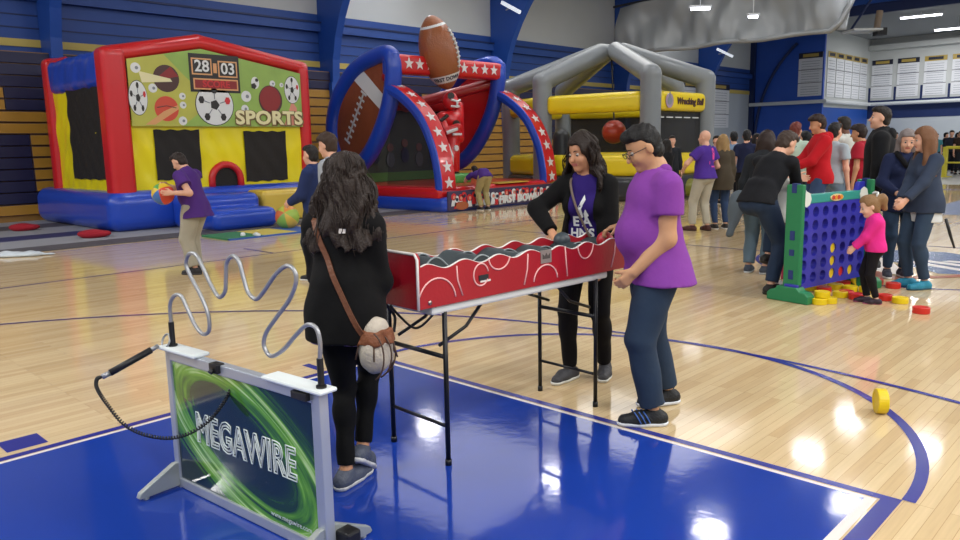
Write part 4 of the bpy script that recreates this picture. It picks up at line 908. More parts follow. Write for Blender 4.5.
# printed banner
PG = mat('banner_green', '93b455', .35, var=.35, vscale=1.4); PGY = mat('banner_yellow_green', 'b9b84e', .35, var=.2, vscale=2)
bn = []; xb = -12.93
m = MB(); poly = [(2.86, 2.07), (6.79, 2.07), (6.79, 3.28), (4.40, 3.66), (2.86, 3.36)]; m.prism(poly, frame((xb, 0, 0), (0, 1, 0), (0, 0, 1)), .02, 0)
m.prism([(2.86, 2.07), (3.9, 2.07), (4.6, 2.6), (4.0, 3.1), (3.6, 3.5), (2.86, 3.36)], frame((xb+.021, 0, 0), (0, 1, 0), (0, 0, 1)), .001, 1)
ban = at0(m.build('banner', [PG, PGY], bh), bh)
cM = lambda y, z, d=0: frame((xb+.023+d, y, z), (0, 1, 0), (0, 0, 1))
C_ = {k: mat('print_'+k, v, .35) for k, v in dict(white='dcdfe0', black='25211f', brown='4a2a26', orange='cf4a34', dred='8a1f1f', grey='7f8790', tan='d9a06a', red='c8282e', cream='e6dfae', navy='222a44', pink='d98e7a').items()}
def soccer(mb_, y, z, r, sx=1):
    mb_.prism(disc(r*1.04, 28, sx), cM(y, z), .002, 1); mb_.prism(disc(r, 28, sx), cM(y, z, .003), .002, 0)
    mb_.prism(disc(r*.26, 5, sx), cM(y, z, .006), .002, 1)
    for k in range(5):
        a = 2*PI*k/5+.3; mb_.prism(disc(r*.2, 6, sx*.8), cM(y+math.cos(a)*r*.74*sx, z+math.sin(a)*r*.74, .006), .002, 1 if k else 3)
        mb_.tube([Vector(cM(y+math.cos(a)*r*.28*sx, z+math.sin(a)*r*.28, .007).translation), Vector(cM(y+math.cos(a)*r*.58*sx, z+math.sin(a)*r*.58, .007).translation)], r*.025, 5, 2)
P4 = [C_['white'], C_['black'], C_['grey'], C_['red']]
def bprint(nm='ball_print', mats_=P4): at0(m.build(nm, mats_, ban), bh)
for y, z, r, sx in ((4.63, 2.52, .42, 1), (3.02, 2.62, .33, .55), (6.55, 2.90, .30, .65)): m = MB(); soccer(m, y, z, r, sx); bprint()
for y, z, r in ((3.02, 3.2, .1), (3.33, 2.82, .09), (3.93, 2.5, .07), (3.93, 2.68, .07), (3.9, 2.18, .09), (5.38, 2.72, .12), (5.33, 2.45, .09), (6.05, 3.02, .07), (6.28, 3.0, .05)):
    m = MB(); m.prism(disc(r, 16), cM(y, z), .004, 0); m.prism(disc(r*.35, 8), cM(y+r*.2, z, .005), .001, 2); bprint()
m = MB(); m.prism(disc(.13, 16, .75), cM(5.62, 3.02), .003, 0); m.prism(disc(.07, 5), cM(5.58, 2.95, .003), .002, 1); m.prism(disc(.045, 5), cM(5.66, 3.08, .003), .002, 1); bprint()
BM = [C_['brown'], C_['dred'], C_['cream'], C_['orange'], C_['tan'], C_['pink']]
m = MB(); m.prism(disc(.27, 28), cM(3.62, 3.02), .004, 0); m.prism([(-.2, .0), (.1, .24), (.26, .05), (-.0, -.0)], cM(3.62, 3.02, .005), .001, 1); m.prism([(-.55, .12), (.08, .0), (.12, -.06), (-.5, -.1)], cM(3.62, 3.02, .007), .001, 2); bprint(mats_=BM)
m = MB(); m.prism(disc(.25, 28), cM(3.58, 2.42), .004, 3); m.prism([(-.5, -.32), (-.1, -.05), (.2, .08), (.22, .0), (-.3, -.32)], cM(3.62, 2.42, .005), .001, 4)
m.tube([cM(3.58-.2, 2.44, .006).translation, cM(3.58, 2.48, .006).translation, cM(3.58+.2, 2.44, .006).translation], .008, 5, 0); bprint(mats_=BM)
m = MB(); m.prism([(-.05, -.3), (.3, -.3), (.3, .1), (.18, .25)], cM(6.35, 2.4), .001, 5); m.prism(disc(.32, 28, .93), cM(5.98, 2.66), .004, 0); m.prism(disc(.28, 28, .93), cM(5.97, 2.68, .005), .001, 1); bprint(mats_=BM)
m = MB(); sb = lambda y0, y1, z0, z1, mi, d: m.bb(xb+.02, xb+.022+d, y0, y1, z0, z1, mi)
sb(4.12, 5.25, 2.78, 3.56, 0, .006); sb(4.17, 4.62, 3.13, 3.47, 1, .009); sb(4.76, 5.2, 3.10, 3.44, 1, .009); sb(4.20, 4.59, 3.16, 3.44, 0, .012); sb(4.79, 5.17, 3.13, 3.41, 0, .012)
sb(4.19, 5.2, 2.83, 3.06, 1, .009); sb(4.22, 5.17, 2.86, 3.03, 2, .012); sb(4.65, 4.73, 3.18, 3.38, 1, .01)
bd = at0(m.build('scoreboard_print', [C_['black'], C_['tan'], C_['dred']], ban), bh)
for tx, y, z, s_, mt in (('28', 4.395, 3.30, .33, 'white'), ('03', 4.98, 3.27, .33, 'white'), ('SCORE', 4.695, 2.945, .2, 'red')):
    at0(text('lettering', tx, s_, cM(y, z, .016), C_[mt], bd, depth=.002, bold=.006), bh)
for off, d, mt, bo in ((.012, .014, 'dred', .035), (0, .02, 'cream', .015)):
    at0(text('lettering', 'SPORTS', .40, cM(5.93+off, 2.25-off, d) @ Matrix.Scale(1.18, 4, (1, 0, 0)), mat('print_gold_brown', '7a6238', .4) if mt == 'dred' else C_['cream'], ban, depth=.004, bold=bo, spacing=1.05), bh)
S = Solid(); S.box((-12.35, 4.22, .34), (.45, .78, .34), .16); S.box((-11.8, 4.30, .2), (.55, .70, .21), .16, k=.03); at0(S.build('step', .035, [VB], bh), bh)
S = Solid(); S.box((-12.35, 5.75, .36), (.38, .66, .34), .1); at0(S.build('side_block', .035, [vinyl('d8b84a')], bh), bh)

# ------------------------------------------------------------------ football game inflatable
fb = thing('football_inflatable', 'red and blue inflatable football toss game with starred arches and a giant football', 'inflatable game', (-12.5, 11.2, 0))
Ya, Yb = 9.15, 13.0
S = Solid(); S.box((-12.6, 11.2, .17), (2.2, 2.3, .19), .14); at0(S.build('base', .045, [VB], fb), fb)
S = Solid(); S.box((-12.7, 11.2, .44), (2.15, 2.28, .15), .11); at0(S.build('floor_deck', .045, [VR], fb), fb)
prof = [(-12.42, 3.78), (-13.15, 3.80), (-14.0, 3.5), (-14.75, 2.8), (-15.0, 1.95), (-14.75, 1.25), (-14.2, 1.0), (-13.5, 1.35), (-12.85, 2.1), (-12.45, 2.95)]
for y, nm in ((Ya, 'left'), (Yb, 'right')):
    pts = spline([(x, y, z) for x, z in prof], 5, True); S = Solid()
    for i in range(len(pts)): S.cone(pts[i], pts[(i+1) % len(pts)], .215, .215, k=.0)
    rg_ = at0(S.build('side_ring', .04, [VB], fb), fb)
    m = MB(); m.prism([(p[0], p[2]) for p in pts], frame((0, y+.03, 0), (1, 0, 0), (0, 0, 1)), .06, 0)
    ps = at0(m.build('ring_panel', [mat('football_print_brown', '8f4b2c', .5, bump=.4, bscale=25, var=.15) if y == Ya else VR], fb), fb)
    if y == Ya:
        m = MB(); q = lambda *P: m.prism(P, frame((0, y-.035, 0), (1, 0, 0), (0, 0, 1)), .005, 0)
        q((-14.05, 3.4), (-13.65, 3.62), (-12.55, 2.7), (-12.7, 2.35)); a_, b_ = np.array((-14.35, 1.75)), np.array((-13.55, 2.95)); d_ = (b_-a_)/np.linalg.norm(b_-a_); n_ = np.array((-d_[1], d_[0]))
        q(*[tuple(v) for v in (a_-n_*.03, b_-n_*.03, b_+n_*.03, a_+n_*.03)])
        for k in range(9):
            c_ = a_+(b_-a_)*k/8; q(*[tuple(v) for v in (c_-n_*.13-d_*.03, c_-n_*.13+d_*.03, c_+n_*.13+d_*.03, c_+n_*.13-d_*.03)])
        at0(m.build('lace_print', [C_['white']], ps), fb)
S = Solid(); S.box((-12.42, 11.08, 3.60), (.24, 2.0, .235), .1); cb = at0(S.build('cross_beam', .04, [VR], fb), fb)
for y in (Ya-.02, Yb+.05):
    S = Solid(); S.box((-12.42, y, 3.58), (.25, .13, .30), .1); at0(S.build('beam_end', .04, [VB], fb), fb)
m = MB()
for y in (9.50, 9.86, 10.22, 11.45, 11.85, 12.25, 12.62): m.prism(star(.155), frame((-12.175, y, 3.61), (0, 1, 0), (0, 0, 1)), .012, 0)
STW = mat('star_white', 'e0dcdc', .4); at0(m.build('star_print', [STW], cb), fb)
S = Solid(); S.cone((-12.6, Ya, 3.3), (-14.3, 11.2, 2.7), .16, .16); S.cone((-12.6, Yb, 3.3), (-14.3, 11.2, 2.7), .16, .16); S.cone((-14.3, Ya+.3, 2.75), (-14.3, Yb-.3, 2.75), .18, .18); at0(S.build('back_beam', .045, [vinyl('9c1c22')], fb), fb)
m = MB(); m.bb(-14.55, -14.5, 9.2, 13.2, .55, 2.75, 0); bk = at0(m.build('back_sheet', [mat('print_dark_field', '34403a', .6, var=.5, vscale=2.2)], fb), fb)
m = MB(); m.bb(-14.49, -14.47, 9.3, 13.1, .6, .85, 0)
for k in range(7): m.prism(disc(.22, 10, .7), frame((-14.48, 9.6+.55*k, 1.2+.12*(k % 2)), (0, 1, 0), (0, 0, 1)), .01, 1 + k % 2); m.prism(disc(.12, 10), frame((-14.48, 9.6+.55*k, 1.55+.12*(k % 2)), (0, 1, 0), (0, 0, 1)), .01, 3)
at0(m.build('field_print', [mat('print_field_green', '4d7a3e', .6), mat('print_dim_grey', '4c545a', .6), C_['navy'], mat('print_mid_grey', '6b4a44', .6)], bk), fb)
m = MB(); m.add([(-12.9, Ya+.1, .6), (-10.75, Ya+.1, .6), (-10.8, Ya+.1, 1.2), (-11.4, Ya+.1, 2.1), (-12.4, Ya+.1, 2.9), (-12.7, Ya+.1, 2.0)], [(0, 1, 2, 3, 4, 5)])
nm_ = mat('side_netting', '20202c', .8); nm_.node_tree.nodes['Principled BSDF'].inputs['Alpha'].default_value = .45; o = at0(m.build('side_net', [nm_], fb), fb)
# starred quarter arches
def arch(y):
    c = spline([(-12.5, y, 3.02), (-11.95, y, 2.78), (-11.3, y, 2.28), (-10.88, y, 1.6), (-10.7, y, .95), (-10.66, y, .5)], 6)
    out = MB(); N_ = len(c); sec = [(-.24, -.13), (.24, -.13), (.27, 0), (.24, .13), (-.24, .13), (-.27, 0)]
    vs = []
    for i in range(N_):
        t = nrm(c[min(i+1, N_-1)] - c[max(i-1, 0)]); o_ = nrm(np.cross(np.array([0, 1., 0]), t)); o_ = o_ if o_[0] > 0 or o_[2] > 0 else -o_
        for a, b in sec: vs.append(c[i] + np.array([0, a, 0]) + o_*b)
    n6 = 6; fs = []; mi = []
    for i in range(N_-1):
        for k in range(n6): fs.append((i*n6+k, i*n6+(k+1) % n6, (i+1)*n6+(k+1) % n6, (i+1)*n6+k)); mi.append(1 if k == 3 else 0)
    out.v = vs; out.f = fs + [tuple(range(6)), tuple((N_-1)*6+k for k in range(6))]; out.m = mi + [0, 0]
    me = out.mesh('arch'); bm = bmesh.new(); bm.from_mesh(me); bmesh.ops.recalc_face_normals(bm, faces=bm.faces); bm.to_mesh(me); bm.free()
    ar = link('starred_arch', me, [VB, VR], fb); md = ar.modifiers.new('b', 'BEVEL'); md.width = .04; md.segments = 3; md.limit_method = 'ANGLE'; at0(ar, fb)
    m = MB(); L_ = np.cumsum([0]+[np.linalg.norm(c[i+1]-c[i]) for i in range(N_-1)])
    for k in range(8):
        d = L_[-1]*(k+.45)/8; i = min(int(np.searchsorted(L_, d)), N_-2); p = c[i]; t = nrm(c[i+1]-c[i-1]); o_ = nrm(np.cross(np.array([0, 1., 0]), t)); o_ = o_ if o_[0] > 0 or o_[2] > 0 else -o_
        m.prism(star(.155), frame(p + o_*.133, (0, 1, 0), -t), .01, 0)
    at0(m.build('star_print', [STW], ar), fb)
arch(Ya+.05); arch(Yb+.12)
m = MB(); m.bb(-10.42, -10.37, 9.0, 13.35, .05, .50, 0); fbn = at0(m.build('front_banner', [mat('print_purple_dark', '3e3452', .5, var=.3, vscale=4)], fb, bevel=.01), fb)
m = MB(); rg = np.random.default_rng(5)
for k in range(30):
    y = 9.15 + 4.1*k/30 + rg.uniform(-.04, .04); z = .34 + rg.uniform(-.04, .04)
    m.prism(disc(.085, 12), frame((-10.366, y, z), (0, 1, 0), (0, 0, 1)), .004, int(rg.integers(0, 2))); m.prism(disc(.045, 8), frame((-10.361, y+.01, z-.01), (0, 1, 0), (0, 0, 1)), .003, 2 + k % 2)
    m.prism([(-.09, -.1), (.09, -.1), (.05, .06), (-.05, .06)], frame((-10.367, y, z-.12), (0, 1, 0), (0, 0, 1)), .003, (k+1) % 2)
m.prism(disc(.1, 16, 2.2), frame((-10.362, 9.45, .14), (0, 1, 0), (0, 0, 1)), .004, 4)
at0(m.build('player_print', [C_['red'], C_['white'], C_['pink'], C_['navy'], mat('print_ball_orange', 'a85a34', .5)], fbn), fb)
at0(text('lettering', 'FIRST DOWN', .26, frame((-10.352, 11.55, .19), (0, 1, 0), (0, 0, 1)), C_['white'], fbn, depth=.004, bold=.014), fb)
m = MB(); m.bb(-10.95, -10.5, 10.9, 12.1, .585, .61, 0); at0(m.build('deck_strip', [vinyl('d9b24a')], fb), fb)
# giant football on the beam
ax_ = nrm((.0, -.18, 1.0)); S = Solid(); fc = np.array((-12.15, 10.53, 3.93)); Mf = Matrix.Rotation(R_(18), 3, 'X') @ Matrix.Scale(.9, 3)
S.ell(fc, (.504, .504, .882), Matrix.Rotation(R_(18), 3, 'X')); S.ell(fc, (.396, .396, .954), Matrix.Rotation(R_(18), 3, 'X'), k=.08); fo = at0(S.build('giant_football', .035, [mat('football_brown', '9a5a34', .3, bump=.6, bscale=26, coat=.2, var=.08)], fb), fb)
def band(z0, z1, m_, nm, rr=.012):
    mb = MB(); vs = []; n = 36
    for z in np.linspace(z0, z1, 5):
        r = max(.56*math.sqrt(max(0, 1-(z/.98)**2)), .44*math.sqrt(max(0, 1-(z/1.06)**2))) + rr
        for k in range(n): a = 2*PI*k/n; vs.append(tuple(Mf @ Vector((r*math.cos(a), r*math.sin(a), z)) + Vector(fc)))
    mb.add(vs, [(j*n+k, j*n+(k+1) % n, (j+1)*n+(k+1) % n, (j+1)*n+k) for j in range(4) for k in range(n)]); return at0(mb.build(nm, [m_], fo, smooth=True), fb)
band(-.84, -.60, C_['white'], 'white_band', .016); band(.74, .88, C_['white'], 'white_band')
m = MB(); cdir = nrm(np.array([.86, .35, 0]))
def fpt(z, a, e=.02):
    r = max(.56*math.sqrt(max(0, 1-(z/.98)**2)), .44*math.sqrt(max(0, 1-(z/1.06)**2))) + e; return Mf @ Vector((r*math.cos(a), r*math.sin(a), z)) + Vector(fc)
m.tube([fpt(z, .35) for z in np.linspace(-.5, .62, 14)], .022, 6)
for z in np.linspace(-.45, .55, 9): m.tube([fpt(z, .35-.16), fpt(z, .35, .03), fpt(z, .35+.16)], .022, 6)
at0(m.build('lace', [C_['white']], fo, smooth=True), fb)
me = text_mesh('FIRST DOWN', .15, bold=.006); 
for v in me.vertices: z_ = -.71 + v.co.y; v.co = fpt(z_, -.62 + v.co.x/.43, .022)
at0(link('lettering', me, [C_['navy']], fo), fb)
# inflated player figure under the football
pc = np.array((-12.05, 10.78, 0)); pf = lambda x, y, z: pc + np.array((x, y, z))
S = Solid(); S.ell(pf(0, .0, 2.72), (.21, .21, .24)); hel = at0(S.build('player_helmet', .03, [VR], fb), fb)
m = MB(); m.tube([pf(.2, -.16, 2.74), pf(.26, 0, 2.70), pf(.2, .16, 2.74)], .03, 6); m.tube([pf(.17, -.15, 2.58), pf(.25, 0, 2.56), pf(.17, .15, 2.58)], .03, 6); m.tube([pf(.26, 0, 2.7), pf(.25, 0, 2.56)], .03, 6); m.prism(disc(.09, 14), frame(pf(.16, -.13, 2.84), (.55, .83, 0), (0, 0, 1)), .03, 1); at0(m.build('face_guard', [C_['white'], C_['black']], hel), fb)
S = Solid(); S.cone(pf(0, -.3, 2.28), pf(0, .2, 2.32), .17, .17, k=.05); S.cone(pf(0, 0, 2.2), pf(0, .05, 1.8), .25, .2, k=.08); S.cone(pf(.02, -.38, 2.25), pf(.25, -.42, 1.95), .12, .1); S.cone(pf(.25, -.42, 1.95), pf(.42, -.15, 2.05), .1, .09); S.cone(pf(0, .3, 2.6), pf(0, .32, 1.75), .13, .12, k=.1); at0(S.build('player_jersey', .03, [VR], fb), fb)
m = MB(); m.prism(disc(.12, 12), frame(pf(.24, -.05, 2.1), (0, 1, 0), (0, 0, 1)), .04, 1); m.prism([(-.16, -.03), (.16, -.03), (.16, .03), (-.16, .03)], frame(pf(.2, .0, 1.86), (0, 1, 0), (0, 0, 1)), .05, 0); m.tube([pf(.14, -.5, 2.2), pf(.2, -.3, 2.34)], .05, 8, 1); m.tube([pf(.3, -.46, 1.9), pf(.44, -.2, 2.0)], .055, 8, 0); at0(m.build('jersey_print', [C_['white'], C_['black']], fb), fb)
S = Solid(); S.cone(pf(0, .02, 1.75), pf(.1, -.12, 1.25), .18, .15); S.cone(pf(.1, -.12, 1.25), pf(.05, .0, .9), .15, .12, k=.03); S.cone(pf(-.02, .12, 1.7), pf(-.1, .2, .95), .16, .13); at0(S.build('player_trousers', .03, [VR], fb), fb)
m = MB(); m.tube([pf(.16, -.3, 1.6), pf(.27, -.26, 1.3), pf(.2, -.2, 1.05)], .05, 8, 0); m.tube([pf(.0, .0, .85), pf(.2, 0, .8)], .09, 8, 1); m.prism(disc(.08, 12), frame(pf(.22, -.05, 1.5), (0, 1, 0), (0, 0, 1)), .03, 0); at0(m.build('trouser_print', [C_['white'], C_['black']], fb), fb)
S = Solid(); S.box(pf(-.0, .05, .7), (.3, .42, .14), .08); at0(S.build('player_plinth', .04, [vinyl('4d9a4a')], fb), fb)

# ------------------------------------------------------------------ grey wrecking ball arena
GV = vinyl('80868a'); YV = vinyl('ead018')
ctr = spot(3.85, 23.0)
gr = thing('wrecking_ball_arena', 'grey arched inflatable arena with yellow beams and a hanging wrecking ball', 'inflatable game', ctr)
PT = dict(C=(4.50, 20.2), D=(6.5, 22.2), E=(6.45, 25.3), F=(2.9, 26.2), A=(1.05, 24.0), B=(1.85, 22.0)); order = 'CDEFAB'
PP = {k: spot(*v) for k, v in PT.items()}; ap = spot(3.95, 22.9, 4.32)
for k in order:
    p = PP[k]; S = Solid(); zt_ = 3.28
    S.cone((p[0], p[1], .25), (p[0], p[1], zt_), .27, .27); q = (ap-(p+[0, 0, zt_])); q = q/np.linalg.norm(q)
    S.cone(p+[0, 0, zt_], ap - q*.35 + [0, 0, -.05], .27, .26, k=.03); at0(S.build('arch_leg', .05, [GV], gr), gr)
    p2 = PP[order[(order.index(k)+1) % 6]]; d = (p2-p)/np.linalg.norm(p2-p); mid = (p+p2)/2; L = np.linalg.norm(p2-p)/2 - .2; an = math.atan2(d[1], d[0]); Mz = Matrix.Rotation(an, 3, 'Z')
    S = Solid(); S.box(mid+[0, 0, 2.62], (L, .17, .26), .14, Mz); be = at0(S.build('top_beam', .045, [YV], gr), gr)
    S = Solid(); S.box(mid+[0, 0, .95], (L, .2, .3), .16, Mz); at0(S.build('low_beam', .05, [YV], gr), gr)
    S = Solid(); S.box(mid+[0, 0, .34], (L+.1, .26, .35), .18, Mz); at0(S.build('skirt', .06, [vinyl('2a2c30')], gr), gr)
    m = MB(); m.box(tuple(mid+[0, 0, 1.85]), (L, .01, .62), 0, rz=an)
    if k in 'CE': m.build('wall_net', [mat('arena_net', '26282c', .8, alpha=.8)], gr); at0(gr.children[-1] if 0 else [o for o in COL.objects if o.name.startswith('wall_net') and o.parent == gr][-1], gr)
    if k == 'C':
        nn = np.array([d[1], -d[0], 0.]); nn = nn if nn @ (CAM.tolist()+[0] - mid) > 0 else -nn
        xdir = np.cross(np.array([0, 0, 1.]), nn)
        mm = frame(mid + nn*.185 + [0, 0, 2.62], xdir, (0, 0, 1))
        at0(text('lettering', 'Wrecking Ball', .245, mm @ Matrix.Translation((.28, 0, 0)), mat('print_brown', '5a3a1c', .5), be, depth=.006, bold=.008, shear=.2), gr)
        m = MB(); m.prism(disc(.19, 16), mm @ Matrix.Translation((-.80, 0, 0)), .012, 0); m.prism(disc(.11, 12), mm @ Matrix.Translation((-.80, 0, .012)), .006, 1); m.prism([(-.03, 0), (.03, 0), (.02, .17), (-.02, .17)], mm @ Matrix.Translation((-.80, .08, .012)), .006, 1); at0(m.build('badge', [mat('print_lilac', 'a890a8', .5), C_['grey']], be), gr)
        m = MB()
        for q in range(5): m.box(tuple(mid + d*(-1.0+.45*q) + nn*.05 + [0, 0, 2.2]), (.16, .01, .015), 0, rz=an)
        m.build('white_dash', [C_['white']], be); at0([o for o in be.children if o.name.startswith('white_dash')][0], gr)
for o_, r_, hgt in (((-1.3, .5), .26, .9), ((1.5, .9), .26, .9), ((-.5, 1.7), .26, 1.0)):
    c = ctr + np.array([RT[0]*o_[0]+FW[0]*o_[1], RT[1]*o_[0]+FW[1]*o_[1], 0]); S = Solid(); S.cone(c+[0, 0, .3], c+[0, 0, 1.75], r_+.05, r_, k=.02); at0(S.build('pedestal', .05, [vinyl('3a3d42')], gr), gr)
S = Solid(); S.box(ctr+[0, 0, .3], (2.2, 2.0, .25), .2, Matrix.Rotation(PSI, 3, 'Z')); at0(S.build('floor_pad', .07, [vinyl('7a7a20')], gr), gr)
wbp = at(614, 132, 22.2); m = MB(); 
S = Solid(); S.ell(wbp, (.34, .34, .34)); wb = S.build('wrecking_ball', .03, [vinyl('b8402c')]); m.tube([wbp+[0, 0, .3], ap-[0, 0, .3]], .025, 8); m.build('rope', [BLK], wb); tag(wb, 'red wrecking ball hanging on a rope inside the grey arena', 'wrecking ball')
# yellow crowd railings far away
for i, (x, y, L, a) in enumerate(((-4.94, 30.26, 2.4, -10), (-2.6, 29.9, 2.2, -6), (-9.9, 36.0, 2.4, -35), (-12.1, 37.6, 2.4, -35))):
    t_ = thing('crowd_railing', ['yellow railing behind the women, its post beside the brown haired one', 'yellow railing reaching the edge of the view', 'yellow railing behind the man in the black hoodie', 'yellow railing seen left of the black hoodie'][i], 'railing', (x, y, 0), R_(a), 'yellow railings in front of the crowd')
    YR = mat('railing_yellow', 'c9bd3c', .5); m = MB(); m.tube([(0, 0, 1.12), (L, 0, 1.12)], .06, 8); m.tube([(0, 0, .55), (L, 0, .55)], .035, 8); m.build('rail', [YR], t_)
    for x_ in (0, L): m = MB(); m.bb(x_-.07, x_+.07, -.07, .07, 0, 1.15); m.bb(x_-.2, x_+.2, -.2, .2, 0, .03); m.build('post', [YR], t_)
# ------------------------------------------------------------------ the people at the game
gp = lambda x, y: ground(x, y)
def hp(x, y, D):
    p = at(x, y, D); return np.array([p[0], p[1], 0.])
def dep(x, y): return float((ground(x, y)[:2] - CAM) @ FW)
# woman in the long black coat, seen from behind
bw, I = person('woman seen from behind in black coat and leggings beside the MEGAWIRE stand', gp(355, 483), 14, 1.545, h=.0065, fem=True, hair='wavy', haircol='2a201b', skin='tan',
    top=('shirt', '8a70a8'), sleeve='long', hem=-.165, coat='0c0c0d', coathem=-.15, legs='09090a', legw=.008, leglen=1, shoe='4c5262', sole='c9c9c9', lean=2,
    kneeR=(-.2, 1, 0), fR=('px', 361, 480, -2, .09), fL=('px', 347, 486, 14, 0), hR=(.10, .30, 1.04), hL=(-.07, .32, 1.05), pR=(.25, -.6, -.8), pL=(-.5, -.4, -.8), head=(26, 8, 0), strands=90, hairw=.088, curl=(.6, .6), breadth=1.0)
C, s = I['C'], I['s']
sp = [C((-.10, .06, .50)), C((-.135, -.03, .50)), C((-.13, -.125, .42)), C((-.06, -.165, .22)), C((.03, -.165, .04)), C((.11, -.155, -.08)), C((.17, -.10, -.155))]
bag = thing('crossbody_bag', 'brown and cream striped bucket bag hanging at the hip of the woman in black', 'bag', bw.location, bw.rotation_euler.z)
bc = C((.185, -.075, -.20))
jk_ = [o for o in bw.children if o.name.startswith('jacket')][0]; bm_s = bmesh.new(); bm_s.from_mesh(jk_.data); bvs = BVHTree.FromBMesh(bm_s); bm_s.free(); path = []
for q in range(26):
    t_ = q/25; p0 = C((-.115 + .285*t_, -.6, .455 - .60*t_)); h_ = bvs.ray_cast(Vector(p0), Vector(I['RC'] @ np.array([0, 1., 0])))
    path.append(np.array(h_[0]) + I['RC'] @ np.array([0, -.007, 0]) if h_[0] is not None else C((-.115 + .285*t_, -.11, .455 - .60*t_)))
path = [C((-.105, .06, .50)), C((-.11, -.01, .515))] + path + [bc + np.array([0, 0, .1])]
vs_ = []; 
for i_, p_ in enumerate(path):
    tg_ = nrm(path[min(i_+1, len(path)-1)] - path[max(i_-1, 0)]); sd_ = nrm(np.cross(tg_, I['RC'] @ np.array([0, -1., 0]))); vs_ += [p_ - sd_*.012, p_ + sd_*.012]
m = MB(); m.add(vs_, [(2*i_, 2*i_+1, 2*i_+3, 2*i_+2) for i_ in range(len(path)-1)]); st_ = m.build('strap', [mat('leather_brown', '6b4028', .55, bump=.3, bscale=60)], bag); md_ = st_.modifiers.new('s', 'SOLIDIFY'); md_.thickness = .005; md_.offset = 0
S = Solid(); S.ell(bc, (.085*s, .10*s, .11*s)); S.cone(bc+[0, 0, .06], bc+[0, 0, .10], .07, .062, k=.03); S.noise(.003, 50); bo = S.build('pouch', .007, [mat('canvas_cream', 'bdb3a4', .8, bump=.3, bscale=70)], bag)
S = Solid(); S.cone(bc+[0, -.0, .045], bc+[0, 0, .105], .088, .074, flat=3); S.noise(.004, 60); S.build('gathered_top', .007, [mat('leather_tan', '7a4628', .6, bump=.4, bscale=50)], bag)
m = MB()
for q in (-.6, -.2, .25): m.tube([bc + np.array([.088*math.cos(a)*math.cos(q*1.2)+.004, -.10*math.sin(a)*0 + .11*math.sin(q*1.2)*.9 - .02, -.11*math.cos(a+PI/2)]) for a in np.linspace(-1.2, 1.2, 12)], .004, 5)
for k in range(6): m.tube([bc+[.08*math.cos(k), .08*math.sin(k), .05], bc+[.1*math.cos(k), .1*math.sin(k), -.02]], .004, 5)
m.build('stripe_trim', [mat('trim_brown', '4a3428', .6)], bag, smooth=True)
m = MB(); m.prism([(-.02, -.01), (.02, -.01), (.022, .008), (-.018, .012)], Matrix(np.eye(4)), .001); me = m.mesh(); me.transform(frame(C((.045, -.35, .40)), (1, 0, 0), (0, 0, 1))); project(me, [o for o in bw.children if o.name.startswith('jacket')][0], (0, 1, 0), .006); link('collar_tag', me, [WED], bw)

# woman in the black cardigan behind the table
gw, I = person('woman with long dark hair in black cardigan, her hand on the grey ball', gp(587, 377), 205, 1.64, h=.0065, fem=True, hair='wavy', haircol='21150f', skin='tan', eyes='down',
    top=('shirt', '2c1c66'), sleeve='short', hem=-.07, coat='0b0b0c', coatopen=.085, coathem=-.14, legs='0c0b0e', legw=.014, leglen=1.03, shoe='3a3a3e', sole='dcdcd4',
    fR=('px', 570, 379, 18, 0), fL=('px', 605, 375, -12, 0), hR=('px', 552, 233, 4.72), hL=('px', 603, 266, 4.72), pR=(1, -.1, .25), pL=(-.8, -.6, -.3), nR=(0, .1, -1), curl=(.45, .7), head=(24, 10, 4), strands=70, hairw=.055, hairspan=1.85, lean=3)
C, s = I['C'], I['s']; shirt = I['shirt']
for tx, z, sz in (('E A', .20, .085), ('HNS', .12, .08)):
    me = text_mesh(tx, sz, bold=.003); me.transform(frame(C((.0, .35, z)), (-1, 0, 0), (0, 0, 1))); project(me, shirt, (0, -1, 0), .004); link('lettering', me, [C_['white']], shirt)
m = MB(); m.prism([(-.015, -.09), (.012, -.07), (.0, -.02), (.03, .04), (.02, .07), (-.005, .02), (-.03, -.03)], Matrix(np.eye(4)), .0005); m.prism([(.02, -.09), (.05, -.06), (.03, -.02), (.015, -.05)], Matrix(np.eye(4)), .0005); me = m.mesh(); me.transform(frame(C((0, .35, .31)), (-1, 0, 0), (0, 0, 1))); project(me, shirt, (0, -1, 0), .004); link('shirt_print', me, [C_['white']], shirt)
sp = [C((.09, -.03, .50)), C((.085, .09, .45)), C((.03, .155, .30)), C((-.05, .15, .12)), C((-.13, .12, -.03))]
m = MB(); m.tube(spline(sp, 6), .008, 6, flat=.5); o = m.build('shoulder_strap', [mat('strap_taupe', '6a5a50', .6)], gw, smooth=True)
# man in the purple polo
pm, I2 = person('man in glasses, purple polo and jeans at the end of the red game', gp(652, 417), -97, 1.69, h=.0065, fat=.9, hair='short', haircol='0c0b0c', skin='olive', eyes='down',
    top=('shirt', '82409a'), sleeve='short', hem=-.13, tuck=.014, legs='2b3a4e', legw=.032, shoe='14161a', sole='dfe3ea',
    fL=('px', 653, 425, 8, 0), fR=('px', 667, 404, -6, 0), hR=('px', 623, 225, 4.52), hL=('px', 634, 272, 4.02), pR=(.4, -.5, -.7), pL=(-.25, -.8, -.3), nR=(0, 0, -1), nL=(.6, .5, -.4), curl=(.55, .85), head=(0, 27, 0), lean=1, breadth=1.02)
C, Hd, s, k = I2['C'], I2['Hd'], I2['s'], I2['k']
m = MB()
for q in (-1, 1):
    m.tube([Hd((q*.033+.024*math.cos(a), .1045, .002+.016*math.sin(a))) for a in np.linspace(0, 2*PI, 18, endpoint=False)], .0022, 6, closed=True); m.tube([Hd((q*.057, .102, .006)), Hd((q*.079, .06, .008)), Hd((q*.083, -.005, .004))], .0022, 6)
